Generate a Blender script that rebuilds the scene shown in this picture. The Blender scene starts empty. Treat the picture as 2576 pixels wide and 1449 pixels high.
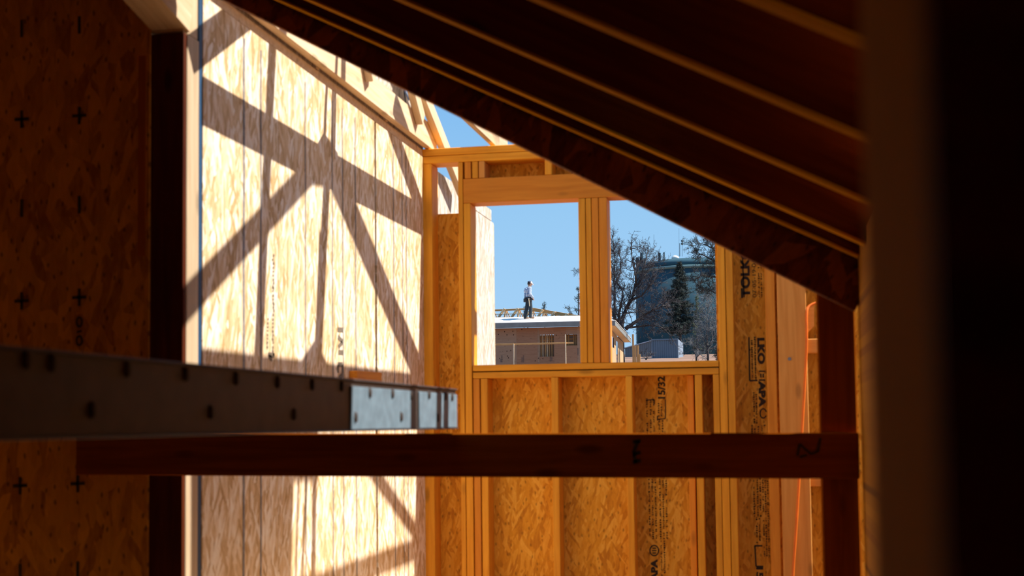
import bpy, bmesh, math, random
import numpy as np
from mathutils import Vector, Matrix, noise
random.seed(7)
rng = random.Random(11)
sc = bpy.context.scene
col = sc.collection

# ------------------------------------------------------------------ camera
F, CX, CY = 3400., 1288., 855.
T = math.atan(210/F); PSI = math.atan(672/F); ROLL = math.atan(.0115)
CAM = np.array([0, 0, 1.1])
_fw = np.array([-math.sin(PSI)*math.cos(T), math.cos(PSI)*math.cos(T), math.sin(T)])
_r = np.cross(_fw, [0, 0, 1]); _r /= np.linalg.norm(_r); _u = np.cross(_r, _fw)
RR = math.cos(ROLL)*_r - math.sin(ROLL)*_u
UU = math.sin(ROLL)*_r + math.cos(ROLL)*_u
WW = _fw
cd = bpy.data.cameras.new('camera'); cam = bpy.data.objects.new('camera', cd); col.objects.link(cam)
M = Matrix(((RR[0], UU[0], -WW[0], CAM[0]), (RR[1], UU[1], -WW[1], CAM[1]), (RR[2], UU[2], -WW[2], CAM[2]), (0, 0, 0, 1)))
cam.matrix_world = M
cd.sensor_fit = 'HORIZONTAL'; cd.sensor_width = 36; cd.lens = 36*F/2576
cd.shift_y = (CY-724.5)/2576
cd.clip_start = .02; cd.clip_end = 3000
cd.dof.use_dof = True; cd.dof.focus_distance = 62; cd.dof.aperture_fstop = 5.2
sc.camera = cam

# ------------------------------------------------------------------ sky and sun
TE, TA = 1.31, .138            # sun: rise and depth per metre towards +X
SUN = np.array([1, TA, TE])
w = bpy.data.worlds.new('sky'); sc.world = w; w.use_nodes = True
nt = w.node_tree; nt.nodes.clear()
wo = nt.nodes.new('ShaderNodeOutputWorld'); bg = nt.nodes.new('ShaderNodeBackground')
tc = nt.nodes.new('ShaderNodeTexCoord'); sx = nt.nodes.new('ShaderNodeSeparateXYZ')
rp = nt.nodes.new('ShaderNodeValToRGB')
nt.links.new(tc.outputs['Generated'], sx.inputs[0]); nt.links.new(sx.outputs['Z'], rp.inputs[0])
nt.links.new(rp.outputs[0], bg.inputs['Color']); nt.links.new(bg.outputs[0], wo.inputs[0])
e = rp.color_ramp.elements
e[0].position = 0.0; e[0].color = (.42, .66, .92, 1)
e[1].position = 1.0; e[1].color = (.15, .35, .70, 1)
x_ = e.new(.15); x_.color = (.31, .58, .88, 1)
x_ = e.new(.30); x_.color = (.17, .44, .83, 1)
bg.inputs['Strength'].default_value = 0.86
sd = bpy.data.lights.new('sun', 'SUN'); so = bpy.data.objects.new('sun', sd); col.objects.link(so)
sd.energy = 8.3; sd.angle = .0095; sd.color = (1, .94, .86)
so.rotation_euler = Vector(SUN).to_track_quat('Z', 'Y').to_euler(); so.location = (20, 3, 26)
sc.view_settings.view_transform = 'Standard'; sc.view_settings.look = 'None'
sc.view_settings.gamma = 1; sc.view_settings.use_curve_mapping = False
sc.view_settings.exposure = 0.25
sc.cycles.use_denoising = True
sc.cycles.max_bounces = 10; sc.cycles.diffuse_bounces = 7

# ------------------------------------------------------------------ pixel helpers
def ray(x, y): return WW + RR*(x-CX)/F + UU*(CY-y)/F
def onY(x, y, Y): d = ray(x, y); return CAM + d*((Y-CAM[1])/d[1])
def onX(x, y, X): d = ray(x, y); return CAM + d*((X-CAM[0])/d[0])
def onP(x, y, P, n):
    d = ray(x, y); return CAM + d*(np.dot(P-CAM, n)/np.dot(d, n))

# ------------------------------------------------------------------ materials
def newmat(name):
    m = bpy.data.materials.new(name); m.use_nodes = True
    n = m.node_tree; b = n.nodes['Principled BSDF']
    return m, n, b
def plain(name, c, rough=.7, metal=0., noise_amt=.12, scale=12.):
    m, n, b = newmat(name)
    t = n.nodes.new('ShaderNodeTexCoord'); z = n.nodes.new('ShaderNodeTexNoise')
    z.inputs['Scale'].default_value = scale; z.inputs['Detail'].default_value = 4
    n.links.new(t.outputs['Object'], z.inputs['Vector'])
    r = n.nodes.new('ShaderNodeValToRGB'); n.links.new(z.outputs['Fac'], r.inputs[0])
    r.color_ramp.elements[0].position = .3; r.color_ramp.elements[1].position = .7
    r.color_ramp.elements[0].color = tuple(v*(1-noise_amt) for v in c)+(1,)
    r.color_ramp.elements[1].color = tuple(min(1, v*(1+noise_amt)) for v in c)+(1,)
    n.links.new(r.outputs[0], b.inputs['Base Color'])
    b.inputs['Roughness'].default_value = rough; b.inputs['Metallic'].default_value = metal
    return m
def lumber(name, c1, c2, knot=.5, seed=0., rough=.65, spec=.3):
    """sawn softwood, grain along the object's own X; every object gets its own grain and tone"""
    m, n, b = newmat(name); L = n.links; N = n.nodes
    t = N.new('ShaderNodeTexCoord'); oi = N.new('ShaderNodeObjectInfo')
    off = N.new('ShaderNodeVectorMath'); off.operation = 'MULTIPLY_ADD'
    cmb = N.new('ShaderNodeCombineXYZ')
    for k in range(3): L.new(oi.outputs['Random'], cmb.inputs[k])
    L.new(cmb.outputs[0], off.inputs[0]); off.inputs[1].default_value = (31, 17, 23); L.new(t.outputs['Object'], off.inputs[2])
    mp = N.new('ShaderNodeMapping'); mp.inputs['Scale'].default_value = (1.6, 26, 26); L.new(off.outputs[0], mp.inputs[0])
    z = N.new('ShaderNodeTexNoise'); z.inputs['Scale'].default_value = 1.6; z.inputs['Detail'].default_value = 5; z.inputs['Distortion'].default_value = .6
    L.new(mp.outputs[0], z.inputs['Vector'])
    r = N.new('ShaderNodeValToRGB'); L.new(z.outputs['Fac'], r.inputs[0])
    r.color_ramp.elements[0].position = .33; r.color_ramp.elements[0].color = c1+(1,)
    r.color_ramp.elements[1].position = .66; r.color_ramp.elements[1].color = c2+(1,)
    # knots
    mk = N.new('ShaderNodeMapping'); mk.inputs['Scale'].default_value = (3.2, 9, 9); L.new(off.outputs[0], mk.inputs[0])
    v = N.new('ShaderNodeTexVoronoi'); v.inputs['Scale'].default_value = 1.0; L.new(mk.outputs[0], v.inputs['Vector'])
    kr = N.new('ShaderNodeValToRGB'); L.new(v.outputs['Distance'], kr.inputs[0])
    kr.color_ramp.elements[0].position = .07; kr.color_ramp.elements[0].color = (1, 1, 1, 1)
    kr.color_ramp.elements[1].position = .17; kr.color_ramp.elements[1].color = (0, 0, 0, 1)
    km = N.new('ShaderNodeMath'); km.operation = 'MULTIPLY'; km.inputs[1].default_value = knot; L.new(kr.outputs[0], km.inputs[0])
    mx = N.new('ShaderNodeMix'); mx.data_type = 'RGBA'; L.new(km.outputs[0], mx.inputs['Factor']); L.new(r.outputs[0], mx.inputs[6])
    mx.inputs[7].default_value = tuple(v*.38 for v in c1)+(1,)
    hs = N.new('ShaderNodeHueSaturation'); L.new(mx.outputs[2], hs.inputs['Color'])
    rv = N.new('ShaderNodeMapRange'); L.new(oi.outputs['Random'], rv.inputs[0]); rv.inputs[3].default_value = .86; rv.inputs[4].default_value = 1.12
    L.new(rv.outputs[0], hs.inputs['Value'])
    L.new(hs.outputs[0], b.inputs['Base Color'])
    b.inputs['Roughness'].default_value = rough; b.inputs['Specular IOR Level'].default_value = spec
    bp = N.new('ShaderNodeBump'); bp.inputs['Strength'].default_value = .12; bp.inputs['Distance'].default_value = .002
    L.new(z.outputs['Fac'], bp.inputs['Height']); L.new(bp.outputs[0], b.inputs['Normal'])
    return m
def osb(name, dark, mid, light, plane='XZ', flake=(9, 42), upright=1.0, dots=.35, rough=.75):
    """strand board: three layers of long random flakes"""
    m, n, b = newmat(name); L = n.links; N = n.nodes
    t = N.new('ShaderNodeTexCoord'); sp = N.new('ShaderNodeSeparateXYZ'); L.new(t.outputs['Object'], sp.inputs[0])
    cb = N.new('ShaderNodeCombineXYZ')
    L.new(sp.outputs[plane[0]], cb.inputs[0]); L.new(sp.outputs[plane[1]], cb.inputs[1])
    nz = N.new('ShaderNodeTexNoise'); nz.inputs['Scale'].default_value = 9; nz.inputs['Detail'].default_value = 3; L.new(cb.outputs[0], nz.inputs['Vector'])
    dsub = N.new('ShaderNodeVectorMath'); dsub.operation = 'MULTIPLY_ADD'; L.new(nz.outputs['Color'], dsub.inputs[0]); dsub.inputs[1].default_value = (.028, .028, 0); L.new(cb.outputs[0], dsub.inputs[2])
    prev = None; prevh = None
    for k, (ang, ox) in enumerate(((90, 0), (90-38*upright if upright < 1 else 78, 3.3), (122, 7.1), (60, 5.7))):
        mp = N.new('ShaderNodeMapping'); mp.vector_type = 'TEXTURE'
        mp.inputs['Rotation'].default_value = (0, 0, math.radians(ang)); mp.inputs['Location'].default_value = (ox, ox*.7, 0)
        mp.inputs['Scale'].default_value = (1/flake[0], 1/flake[1], 1)
        L.new(dsub.outputs[0], mp.inputs[0])
        v = N.new('ShaderNodeTexVoronoi'); v.voronoi_dimensions = '2D'; v.inputs['Scale'].default_value = 1; L.new(mp.outputs[0], v.inputs['Vector'])
        s = N.new('ShaderNodeSeparateColor'); L.new(v.outputs['Color'], s.inputs[0])
        # tone (R) and height (G); darker towards a flake's rim
        if prev is None: prev, prevh = s.outputs[0], s.outputs[1]
        else:
            g = N.new('ShaderNodeMath'); g.operation = 'GREATER_THAN'
            L.new(s.outputs[1], g.inputs[0]); L.new(prevh, g.inputs[1])
            mx = N.new('ShaderNodeMix'); L.new(g.outputs[0], mx.inputs[0]); L.new(prev, mx.inputs[2]); L.new(s.outputs[0], mx.inputs[3])
            mh = N.new('ShaderNodeMath'); mh.operation = 'MAXIMUM'; L.new(prevh, mh.inputs[0]); L.new(s.outputs[1], mh.inputs[1])
            prev, prevh = mx.outputs[0], mh.outputs[0]
    n2 = N.new('ShaderNodeTexNoise'); n2.inputs['Scale'].default_value = 14; n2.inputs['Detail'].default_value = 6; n2.inputs['Roughness'].default_value = .7
    mq = N.new('ShaderNodeMapping'); mq.inputs['Scale'].default_value = (4, 1, 1); L.new(dsub.outputs[0], mq.inputs[0]); L.new(mq.outputs[0], n2.inputs['Vector'])
    ad = N.new('ShaderNodeMath'); ad.operation = 'MULTIPLY_ADD'; L.new(n2.outputs['Fac'], ad.inputs[0]); ad.inputs[1].default_value = .9
    sb = N.new('ShaderNodeMath'); sb.operation = 'MULTIPLY_ADD'; L.new(prev, sb.inputs[0]); sb.inputs[1].default_value = .62; sb.inputs[2].default_value = -.26
    L.new(sb.outputs[0], ad.inputs[2])
    r = N.new('ShaderNodeValToRGB'); L.new(ad.outputs[0], r.inputs[0])
    E = r.color_ramp.elements; E[0].position = .1; E[0].color = dark+(1,); E[1].position = .9; E[1].color = light+(1,)
    q = E.new(.48); q.color = mid+(1,)
    # small dark bark specks
    v2 = N.new('ShaderNodeTexVoronoi'); v2.voronoi_dimensions = '2D'; v2.inputs['Scale'].default_value = 13
    mv = N.new('ShaderNodeMapping'); mv.inputs['Scale'].default_value = (1.6, .8, 1); L.new(dsub.outputs[0], mv.inputs[0]); L.new(mv.outputs[0], v2.inputs['Vector'])
    kr = N.new('ShaderNodeValToRGB'); L.new(v2.outputs['Distance'], kr.inputs[0])
    kr.color_ramp.elements[0].position = .06; kr.color_ramp.elements[0].color = (dots, dots, dots, 1); kr.color_ramp.elements[1].position = .12; kr.color_ramp.elements[1].color = (0, 0, 0, 1)
    m2 = N.new('ShaderNodeMix'); m2.data_type = 'RGBA'; L.new(kr.outputs[0], m2.inputs['Factor']); L.new(r.outputs[0], m2.inputs[6]); m2.inputs[7].default_value = tuple(v*.3 for v in dark)+(1,)
    L.new(m2.outputs[2], b.inputs['Base Color'])
    b.inputs['Roughness'].default_value = rough; b.inputs['Specular IOR Level'].default_value = .25
    bp = N.new('ShaderNodeBump'); bp.inputs['Strength'].default_value = .25; bp.inputs['Distance'].default_value = .003
    L.new(ad.outputs[0], bp.inputs['Height']); L.new(bp.outputs[0], b.inputs['Normal'])
    return m
FIR = lumber('fir_framing', (.66, .26, .012), (.80, .36, .024), knot=.55)
FIR_RED = lumber('fir_reddish', (.60, .20, .012), (.72, .27, .022), knot=.5)
FIR_PALE = lumber('fir_pale', (.60, .25, .045), (.70, .32, .07), knot=.5)
SPRUCE = lumber('spruce_truss', (.58, .41, .23), (.72, .55, .36), knot=.5)
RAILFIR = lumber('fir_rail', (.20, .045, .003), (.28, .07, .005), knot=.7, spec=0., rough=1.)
BATTEN = lumber('fir_batten', (.36, .10, .006), (.46, .14, .008), knot=.2, spec=0., rough=1.)
POSTW = lumber('tan_post_wood', (.44, .32, .19), (.56, .42, .27), knot=.5)  # tan wood for the left post's side
DARKFIR = lumber('fir_shaded', (.095, .014, .001), (.15, .026, .002), knot=.7, spec=.0, rough=1.)  # unlit rafter sides: their shade is put into the colour
BLACKFIR = lumber('fir_unlit', (.06, .010, .003), (.10, .020, .004), knot=.8, spec=.1)  # post fronts turned from the light: shade is put into the colour
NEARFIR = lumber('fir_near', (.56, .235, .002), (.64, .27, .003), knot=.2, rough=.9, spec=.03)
OSB_WALL = osb('osb_pale', (.44, .265, .10), (.70, .50, .285), (.92, .84, .71), 'YZ', flake=(7, 50), dots=.15)  # paler than the amber board: open-sky light is put into the colour
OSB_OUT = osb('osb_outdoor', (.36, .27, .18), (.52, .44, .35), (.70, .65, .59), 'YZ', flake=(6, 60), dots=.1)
OSB_BACK = osb('osb_amber', (.46, .17, .008), (.66, .29, .016), (.80, .42, .055), 'XZ', flake=(10, 64), upright=.4, dots=.55)  # same kind of board with warm bounce light put into the colour
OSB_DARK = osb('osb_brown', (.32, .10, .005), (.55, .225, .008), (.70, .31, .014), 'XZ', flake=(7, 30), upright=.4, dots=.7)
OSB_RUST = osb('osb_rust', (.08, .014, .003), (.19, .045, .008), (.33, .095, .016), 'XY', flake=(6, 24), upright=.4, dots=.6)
PLYFLOOR = plain('plywood_floor', (.66, .46, .27), .8, scale=5)
ROOFPLY = plain('roof_plywood', (.30, .14, .05), .8, scale=5)
INK = plain('black_ink', (.035, .018, .008), .9, noise_amt=.3, scale=60)
INK_FADED = plain('faded_ink', (.16, .12, .08), .9, noise_amt=.3, scale=60)
CHALK = plain('blue_grey_chalk', (.20, .19, .19), .9, noise_amt=.4, scale=40)
BLUEPAINT = plain('blue_edge_paint', (.006, .055, .13), .6)
ORANGE = plain('orange_rubber', (.80, .16, .008), .45)
GALV = plain('galvanised_steel', (.062, .048, .042), .45, metal=.3, noise_amt=.25, scale=18)
GALV_B = plain('sunlit_zinc', (.17, .25, .31), .5, metal=.2, noise_amt=.18, scale=30)  # zinc with the sun patch put into its colour
HOLE = plain('dark_slot', (.03, .02, .015), .8)
NAIL = plain('nail_steel', (.25, .27, .3), .4, metal=.8)

# ------------------------------------------------------------------ mesh helpers
def link(name, me, mat=None, parent=None):
    o = bpy.data.objects.new(name, me); col.objects.link(o)
    if mat is not None: me.materials.append(mat)
    if parent is not None: o.parent = parent
    return o
def empty(name, loc=(0, 0, 0), rz=0, parent=None):
    o = bpy.data.objects.new(name, None); col.objects.link(o); o.location = loc; o.rotation_euler = (0, 0, rz)
    o.empty_display_size = .2
    if parent is not None: o.parent = parent
    return o
def tag(o, label=None, cat=None, group=None, kind=None):
    if label: o['label'] = label
    if cat: o['category'] = cat
    if group: o['group'] = group
    if kind: o['kind'] = kind
    return o
def box_mesh(lx, ly, lz, bev=.003):
    bm = bmesh.new(); bmesh.ops.create_cube(bm, size=1)
    for v in bm.verts: v.co = Vector((v.co.x*lx, v.co.y*ly, v.co.z*lz))
    if bev: bmesh.ops.bevel(bm, geom=bm.edges[:], offset=min(bev, .3*min(lx, ly, lz)), segments=1, affect='EDGES')
    me = bpy.data.meshes.new('m'); bm.to_mesh(me); bm.free(); return me
def board(name, p0, p1, wid, thk, side, mat, parent=None, bev=.003, plain_axes=False):
    """board from p0 to p1 (centre line); wid is measured along `side`, thk across it; own X = grain"""
    p0 = Vector(p0); p1 = Vector(p1); ax = (p1-p0); ln = ax.length; ax.normalize()
    s = Vector(side); s = (s-ax*s.dot(ax)).normalized(); t = ax.cross(s)
    o = link(name, box_mesh(ln, wid, thk, bev), mat, parent)
    c = (p0+p1)/2
    mw = Matrix(((ax.x, s.x, t.x, c.x), (ax.y, s.y, t.y, c.y), (ax.z, s.z, t.z, c.z), (0, 0, 0, 1)))
    o.matrix_local = (parent.matrix_world.inverted() @ mw) if parent is not None and parent.matrix_world != Matrix() else mw
    return o
def slab(name, lo, hi, mat, parent=None, bev=.002):
    """axis-aligned sheet, own axes = world axes"""
    lo = Vector(lo); hi = Vector(hi); d = hi-lo
    o = link(name, box_mesh(abs(d.x), abs(d.y), abs(d.z), bev), mat, parent)
    o.location = (lo+hi)/2
    return o
def poly_prism(name, pts, offs, mat, parent=None):
    """closed outline (3-D points) thickened by the vector offs"""
    n = len(pts); c = sum((Vector(p) for p in pts), Vector())/n
    V = [Vector(p)-c for p in pts]+[Vector(p)+Vector(offs)-c for p in pts]
    Fc = [tuple(range(n-1, -1, -1)), tuple(range(n, 2*n))]+[(i, (i+1) % n, (i+1) % n+n, i+n) for i in range(n)]
    me = bpy.data.meshes.new('m'); me.from_pydata([tuple(v) for v in V], [], Fc)
    bm = bmesh.new(); bm.from_mesh(me); bmesh.ops.recalc_face_normals(bm, faces=bm.faces[:]); bm.to_mesh(me); bm.free()
    o = link(name, me, mat, parent); o.location = c; return o
def stroke_mesh(strokes, wid, thick=.0006):
    """flat print in a local XY plane: list of (x0,y0,x1,y1)"""
    V, Fc = [], []
    for x0, y0, x1, y1 in strokes:
        d = Vector((x1-x0, y1-y0)); l = d.length or 1e-6; nn = Vector((-d.y, d.x))/l*wid/2
        k = len(V)
        for (x, y, s) in ((x0, y0, 1), (x1, y1, 1), (x1, y1, -1), (x0, y0, -1)): V.append((x+nn.x*s, y+nn.y*s, 0))
        Fc.append((k, k+1, k+2, k+3))
    me = bpy.data.meshes.new('m'); me.from_pydata(V, [], Fc); return me
def place(o, origin, xdir, ydir):
    x = Vector(xdir).normalized(); y = Vector(ydir).normalized(); z = x.cross(y); c = Vector(origin)
    o.matrix_local = Matrix(((x.x, y.x, z.x, c.x), (x.y, y.y, z.y, c.y), (x.z, y.z, z.z, c.z), (0, 0, 0, 1)))
    return o
def text_mesh(s, size, bold=0.):
    cu = bpy.data.curves.new('t', 'FONT'); cu.body = s; cu.size = size; cu.offset = bold
    o = bpy.data.objects.new('t', cu); col.objects.link(o)
    dg = bpy.context.evaluated_depsgraph_get(); me = bpy.data.meshes.new_from_object(o.evaluated_get(dg))
    bpy.data.objects.remove(o); bpy.data.curves.remove(cu)
    if me.vertices:
        xs = [v.co.x for v in me.vertices]; x0 = min(xs)
        for v in me.vertices: v.co.x -= x0
    return me
def mesh_of(V, Fc, smooth=False):
    me = bpy.data.meshes.new('m'); me.from_pydata(V, [], Fc)
    if smooth:
        for p in me.polygons: p.use_smooth = True
    return me
def tube_into(V, Fc, pts, rad, sides=5):
    """tapered tube along pts with radii rad appended to V/Fc"""
    k0 = len(V); n = len(pts); prev = None
    for i in range(n):
        a = pts[max(i-1, 0)]; b = pts[min(i+1, n-1)]
        t = (Vector(b)-Vector(a));
        t = t.normalized() if t.length > 1e-9 else Vector((0, 0, 1))
        u = t.cross(Vector((.3, .2, .93)) if abs(t.z) < .9 else Vector((1, .1, 0))).normalized(); v = t.cross(u)
        for s in range(sides):
            an = 2*math.pi*s/sides; q = Vector(pts[i])+(u*math.cos(an)+v*math.sin(an))*rad[i]
            V.append(tuple(q))
    for i in range(n-1):
        for s in range(sides):
            a = k0+i*sides+s; b = k0+i*sides+(s+1) % sides
            Fc.append((a, b, b+sides, a+sides))
    Fc.append(tuple(k0+s for s in range(sides-1, -1, -1))); Fc.append(tuple(k0+(n-1)*sides+s for s in range(sides)))

# ================================================================== SETTING
YB = 7.276            # camera-side face of the far wall's studs
XL = -1.936           # room-side face of the sunlit wall
YF = 4.17             # front frame (posts start here)
XR = .235             # knee wall on the right
DZ = .14              # 2x6 depth
ZTOP = 2.645
FL = 0.0

# ---- ground and floors
def terr(y): return float(np.interp(y, [-60, 9.5, 14, 62, 100, 120, 205, 400, 1200], [-.6, -.6, -.4, 2.6, 5.3, 6.7, 11.4, 13, 14]))
ys = [-60, -20, 0, 9.5, 14, 25, 40, 62, 80, 100, 110, 120, 140, 170, 205, 260, 400, 800, 1200]
xs = [-500, -200, -100, -60, -40, -30, -20, -10, 0, 10, 20, 40, 80, 200, 500]
V = [(x, y, terr(y)+(.25*noise.noise(Vector((x*.07, y*.07, 0))) if y > 64 else 0)) for y in ys for x in xs]
nx = len(xs)
Fc = [(j*nx+i, j*nx+i+1, (j+1)*nx+i+1, (j+1)*nx+i) for j in range(len(ys)-1) for i in range(nx-1)]
tag(link('ground', mesh_of(V, Fc), plain('bare_soil', (.20, .115, .075), .95, noise_amt=.35, scale=.25)), 'bare reddish dirt rising behind the building site', kind='structure')
fl = slab('floor', (-3.4, -2.2, FL-.03), (3.2, YB+.1, FL), PLYFLOOR); tag(fl, 'plywood subfloor of the house', kind='structure')

# ---- far wall with the window opening
wb = tag(empty('wall_back'), 'framed far wall with a double window opening', kind='structure')
def bx(px, py=1000, Y=YB): return float(onY(px, py, Y)[0])
def bz(py, px=1400, Y=YB): return float(onY(px, py, Y)[2])
def stud(name, a, b, ztop, zbot=FL+.04, py=1000, mat=FIR, Y=YB, depth=DZ, parent=wb, z0w=None):
    x0, x1 = bx(a, py, Y), bx(b, py, Y); xm = (x0+x1)/2
    return board(name, (xm, Y+depth/2, zbot), (xm, Y+depth/2, ztop), x1-x0-.0025, depth, (1, 0, 0), mat, parent)
def rail_x(name, a, b, z0, z1, mat=FIR, Y=YB, depth=DZ, parent=wb):
    return board(name, (a, Y+depth/2, (z0+z1)/2), (b, Y+depth/2, (z0+z1)/2), z1-z0-.0025, depth, (0, 0, 1), mat, parent)
XE = .75
z_hb, z_ht = bz(506, 1300), bz(443, 1300)
z_pb = ZTOP-.086
zs1, zs2, zs3 = bz(912, 1500), bz(928.5, 1500), bz(947, 1500)
rail_x('top_plate', XL-.13, XE, ZTOP-.043, ZTOP)
rail_x('top_plate', XL-.13, XE, z_pb, ZTOP-.043)
rail_x('bottom_plate', XL+.003, XE, FL, FL+.04)
rail_x('header_beam', bx(1170), bx(1831), z_hb, z_ht, FIR_RED)
rail_x('sill_plate', bx(1190), bx(1810), zs2, zs1)
rail_x('sill_plate', bx(1190), bx(1810), zs3, zs2-.004)
stud('stud', 1066, 1091, z_pb)
stud('stud', 1156.5, 1169.5, z_pb)
stud('trimmer_stud', 1170, 1188.5, z_hb)
stud('cripple_stud', 1190, 1207.5, zs3, mat=FIR_RED)
stud('cripple_stud', 1209, 1227, zs3)
stud('cripple_stud', 1386, 1405, zs3)
stud('cripple_stud', 1573.5, 1591.5, zs3)
stud('cripple_stud', 1729, 1746, zs3, mat=FIR_RED, Y=YB+.045, depth=.09)
stud('cripple_stud', 1748, 1767, zs3)
stud('cripple_stud', 1794, 1811, zs3)
stud('trimmer_stud', 1811, 1831, z_hb)
stud('stud', 1831.5, 1850.5, z_pb)
for a, b, mt in ((1168, 1185, FIR_RED), (1187, 1203, FIR), (1204, 1219.5, FIR_PALE), (1370, 1388.5, FIR), (1560, 1578, FIR), (1740, 1758, FIR)):
    stud('cripple_block', a, b, z_pb, z_ht, py=425, mat=mt)
for a, b, mt in ((1456.5, 1475, FIR), (1475.5, 1490, FIR), (1490.5, 1508, FIR_RED), (1508.5, 1530, FIR_RED)):
    stud('mullion_stud', a, b, z_hb, zs1, py=700, mat=mt)
stud('stud', 1930, 1956, z_pb, mat=FIR_RED)
pb = stud('wide_post', 1960, 2034, z_pb, mat=FIR_PALE, Y=YB-.006, depth=.045)
YS = YB+DZ            # sheathing plane
def sheet(a, b, z0, z1, mat=OSB_BACK, Y=YS, parent=wb, px=True):
    x0, x1 = (bx(a, 1000, Y), bx(b, 1000, Y)) if px else (a, b)
    return slab('sheathing_panel', (x0, Y, z0), (x1, Y+.011, z1), mat, parent)
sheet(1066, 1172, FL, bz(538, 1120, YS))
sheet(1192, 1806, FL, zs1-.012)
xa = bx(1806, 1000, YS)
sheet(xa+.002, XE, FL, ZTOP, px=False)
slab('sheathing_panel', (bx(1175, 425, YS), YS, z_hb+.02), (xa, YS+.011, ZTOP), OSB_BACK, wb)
# blocks between the wide post and the corner
board('block', (bx(2022), YB+.05, bz(870, 2030)), (bx(2075), YB+.05, bz(870, 2030)), .075, .05, (0, 0, 1), FIR_PALE, wb)
board('block', (bx(2018), YB+.07, bz(1214, 2030)), (bx(2075), YB+.07, bz(1214, 2030)), .045, .05, (0, 0, 1), FIR_PALE, wb)
poly_prism('splintered_block', [onY(2000, 790, YB+.02), onY(2016, 775, YB+.02), onY(2048, 768, YB+.02), onY(2048, 820, YB+.02), onY(2030, 838, YB+.02), onY(2010, 842, YB+.02)], (0, .05, 0), FIR_PALE, wb)
nl = bpy.data.meshes.new('m'); bm = bmesh.new(); bmesh.ops.create_cone(bm, cap_ends=True, segments=10, radius1=.009, radius2=.009, depth=.006); bm.to_mesh(nl); bm.free()
o = link('bolt_head', nl, NAIL, wb); o.location = onY(1986, 903, YB-.008); o.rotation_euler = (math.pi/2, 0, 0)

# ---- printing on the far wall's strand board
def dash_lines(name, px_list, y0, y1, Y, seed, wid=.0065, mat=INK, parent=wb):
    """rows of stamped print too small to read, running up the board"""
    r = random.Random(seed); S = []
    for pxx in px_list:
        z = bz(y1, pxx, Y); zt = bz(y0, pxx, Y); x = bx(pxx, (y0+y1)/2, Y)
        while z < zt:
            l = r.uniform(.004, .012)
            if r.random() > .2:
                dx = r.uniform(-.003, .003)
                S.append((x+dx, z, x-dx, min(z+l, zt)))
                if r.random() > .45: S.append((x-.005, z+l*.5, x+.005, z+l*.5))
            z += l+r.uniform(.002, .005)
    o = link(name, stroke_mesh(S, wid*.62), mat, parent); place(o, (0, Y-.0015, 0), (1, 0, 0), (0, 0, 1)); return o
def vtext(s, px, py_start, h_px, Y, up=True, mat=INK, bold=.002, parent=wb, stretch=1., length_px=None):
    """text running up (or down) the wall; px = the edge its baseline stands on; h_px = letter height in px"""
    h = abs(bx(px+h_px, py_start, Y)-bx(px, py_start, Y))
    me = text_mesh(s, h/.70, bold)
    if length_px:
        L = max(v.co.x for v in me.vertices); tgt = abs(bz(py_start, px, Y)-bz(py_start+length_px, px, Y))
        for v in me.vertices: v.co.x *= tgt/L
    o = link('printed_text', me, mat, parent)
    p = onY(px, py_start, Y)
    if up: place(o, (p[0], Y-.0015, p[2]), (0, 0, 1), (-1, 0, 0))
    else: place(o, (p[0], Y-.0015, p[2]), (0, 0, -1), (1, 0, 0))
    return o
# centre bay stamp
vtext('15/32', 1673, 1003, 17, YS, True, length_px=57)
dash_lines('stamp_print', [1628, 1637, 1645], 1006, 1100, YS, 1)
dash_lines('stamp_print', [1659, 1667], 1055, 1100, YS, 2)
dash_lines('stamp_print', [1657, 1664], 1015, 1048, YS, 3, wid=.006)
dash_lines('stamp_print', [1634, 1642, 1650, 1661, 1669, 1677], 1205, 1356, YS, 4)
dash_lines('stamp_print', [1664, 1672], 1360, 1449, YS, 5)
def frame_strokes(name, segs, Y, mat=INK, parent=wb, wid=.006):
    S = []
    for (x0, y0, x1, y1) in segs:
        a = onY(x0, y0, Y); b = onY(x1, y1, Y); S.append((a[0], a[2], b[0], b[2]))
    o = link(name, stroke_mesh(S, wid), mat, parent); place(o, (0, Y-.0015, 0), (1, 0, 0), (0, 0, 1)); return o
frame_strokes('stamp_frame', [(1625, 1007, 1646, 1005), (1646, 1005, 1646, 1018), (1654, 1055, 1674, 1053), (1674, 1005, 1674, 1053), (1654, 1046, 1654, 1058)], YS)
circ = [(1646+11*math.cos(a), 1385+13*math.sin(a), 1646+11*math.cos(a+.42), 1385+13*math.sin(a+.42)) for a in np.arange(0, 6.3, .4)]
frame_strokes('stamp_roundel', circ+[(1640, 1385, 1652, 1385), (1641, 1379, 1651, 1379), (1641, 1391, 1651, 1391)], YS, wid=.007)
vtext('APA', 1654, 1462, 15, YS, True, length_px=56, bold=.003)
# right-hand bay stamps
vtext('TOLKO', 1886, 749, 21, YS, True, length_px=128, bold=.003)
vtext('07-05-19 01', 1903, 748, 10, YS, True, length_px=92, bold=0)
dash_lines('stamp_print', [1909, 1915], 660, 748, YS, 6, wid=.006)
frame_strokes('stamp_frame', [(1868, 645, 1872, 748)], YS, wid=.007)
vtext('LKO', 1906, 850, 16, YS, False, length_px=66, bold=.003)
vtext('APA', 1909, 957, 15, YS, False, length_px=68, bold=.003)
frame_strokes('stamp_frame', [(1909, 934, 1925, 934), (1909, 956, 1925, 956), (1914, 940, 1914, 950), (1920, 940, 1920, 950), (1884, 848, 1886, 958), (1886, 958, 1906, 957), (1884, 880, 1888, 880)], YS, wid=.008)
dash_lines('stamp_print', [1892, 1900], 850, 955, YS, 7, wid=.009)
dash_lines('stamp_print', [1897, 1903], 985, 1065, YS, 8, wid=.008)
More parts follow.
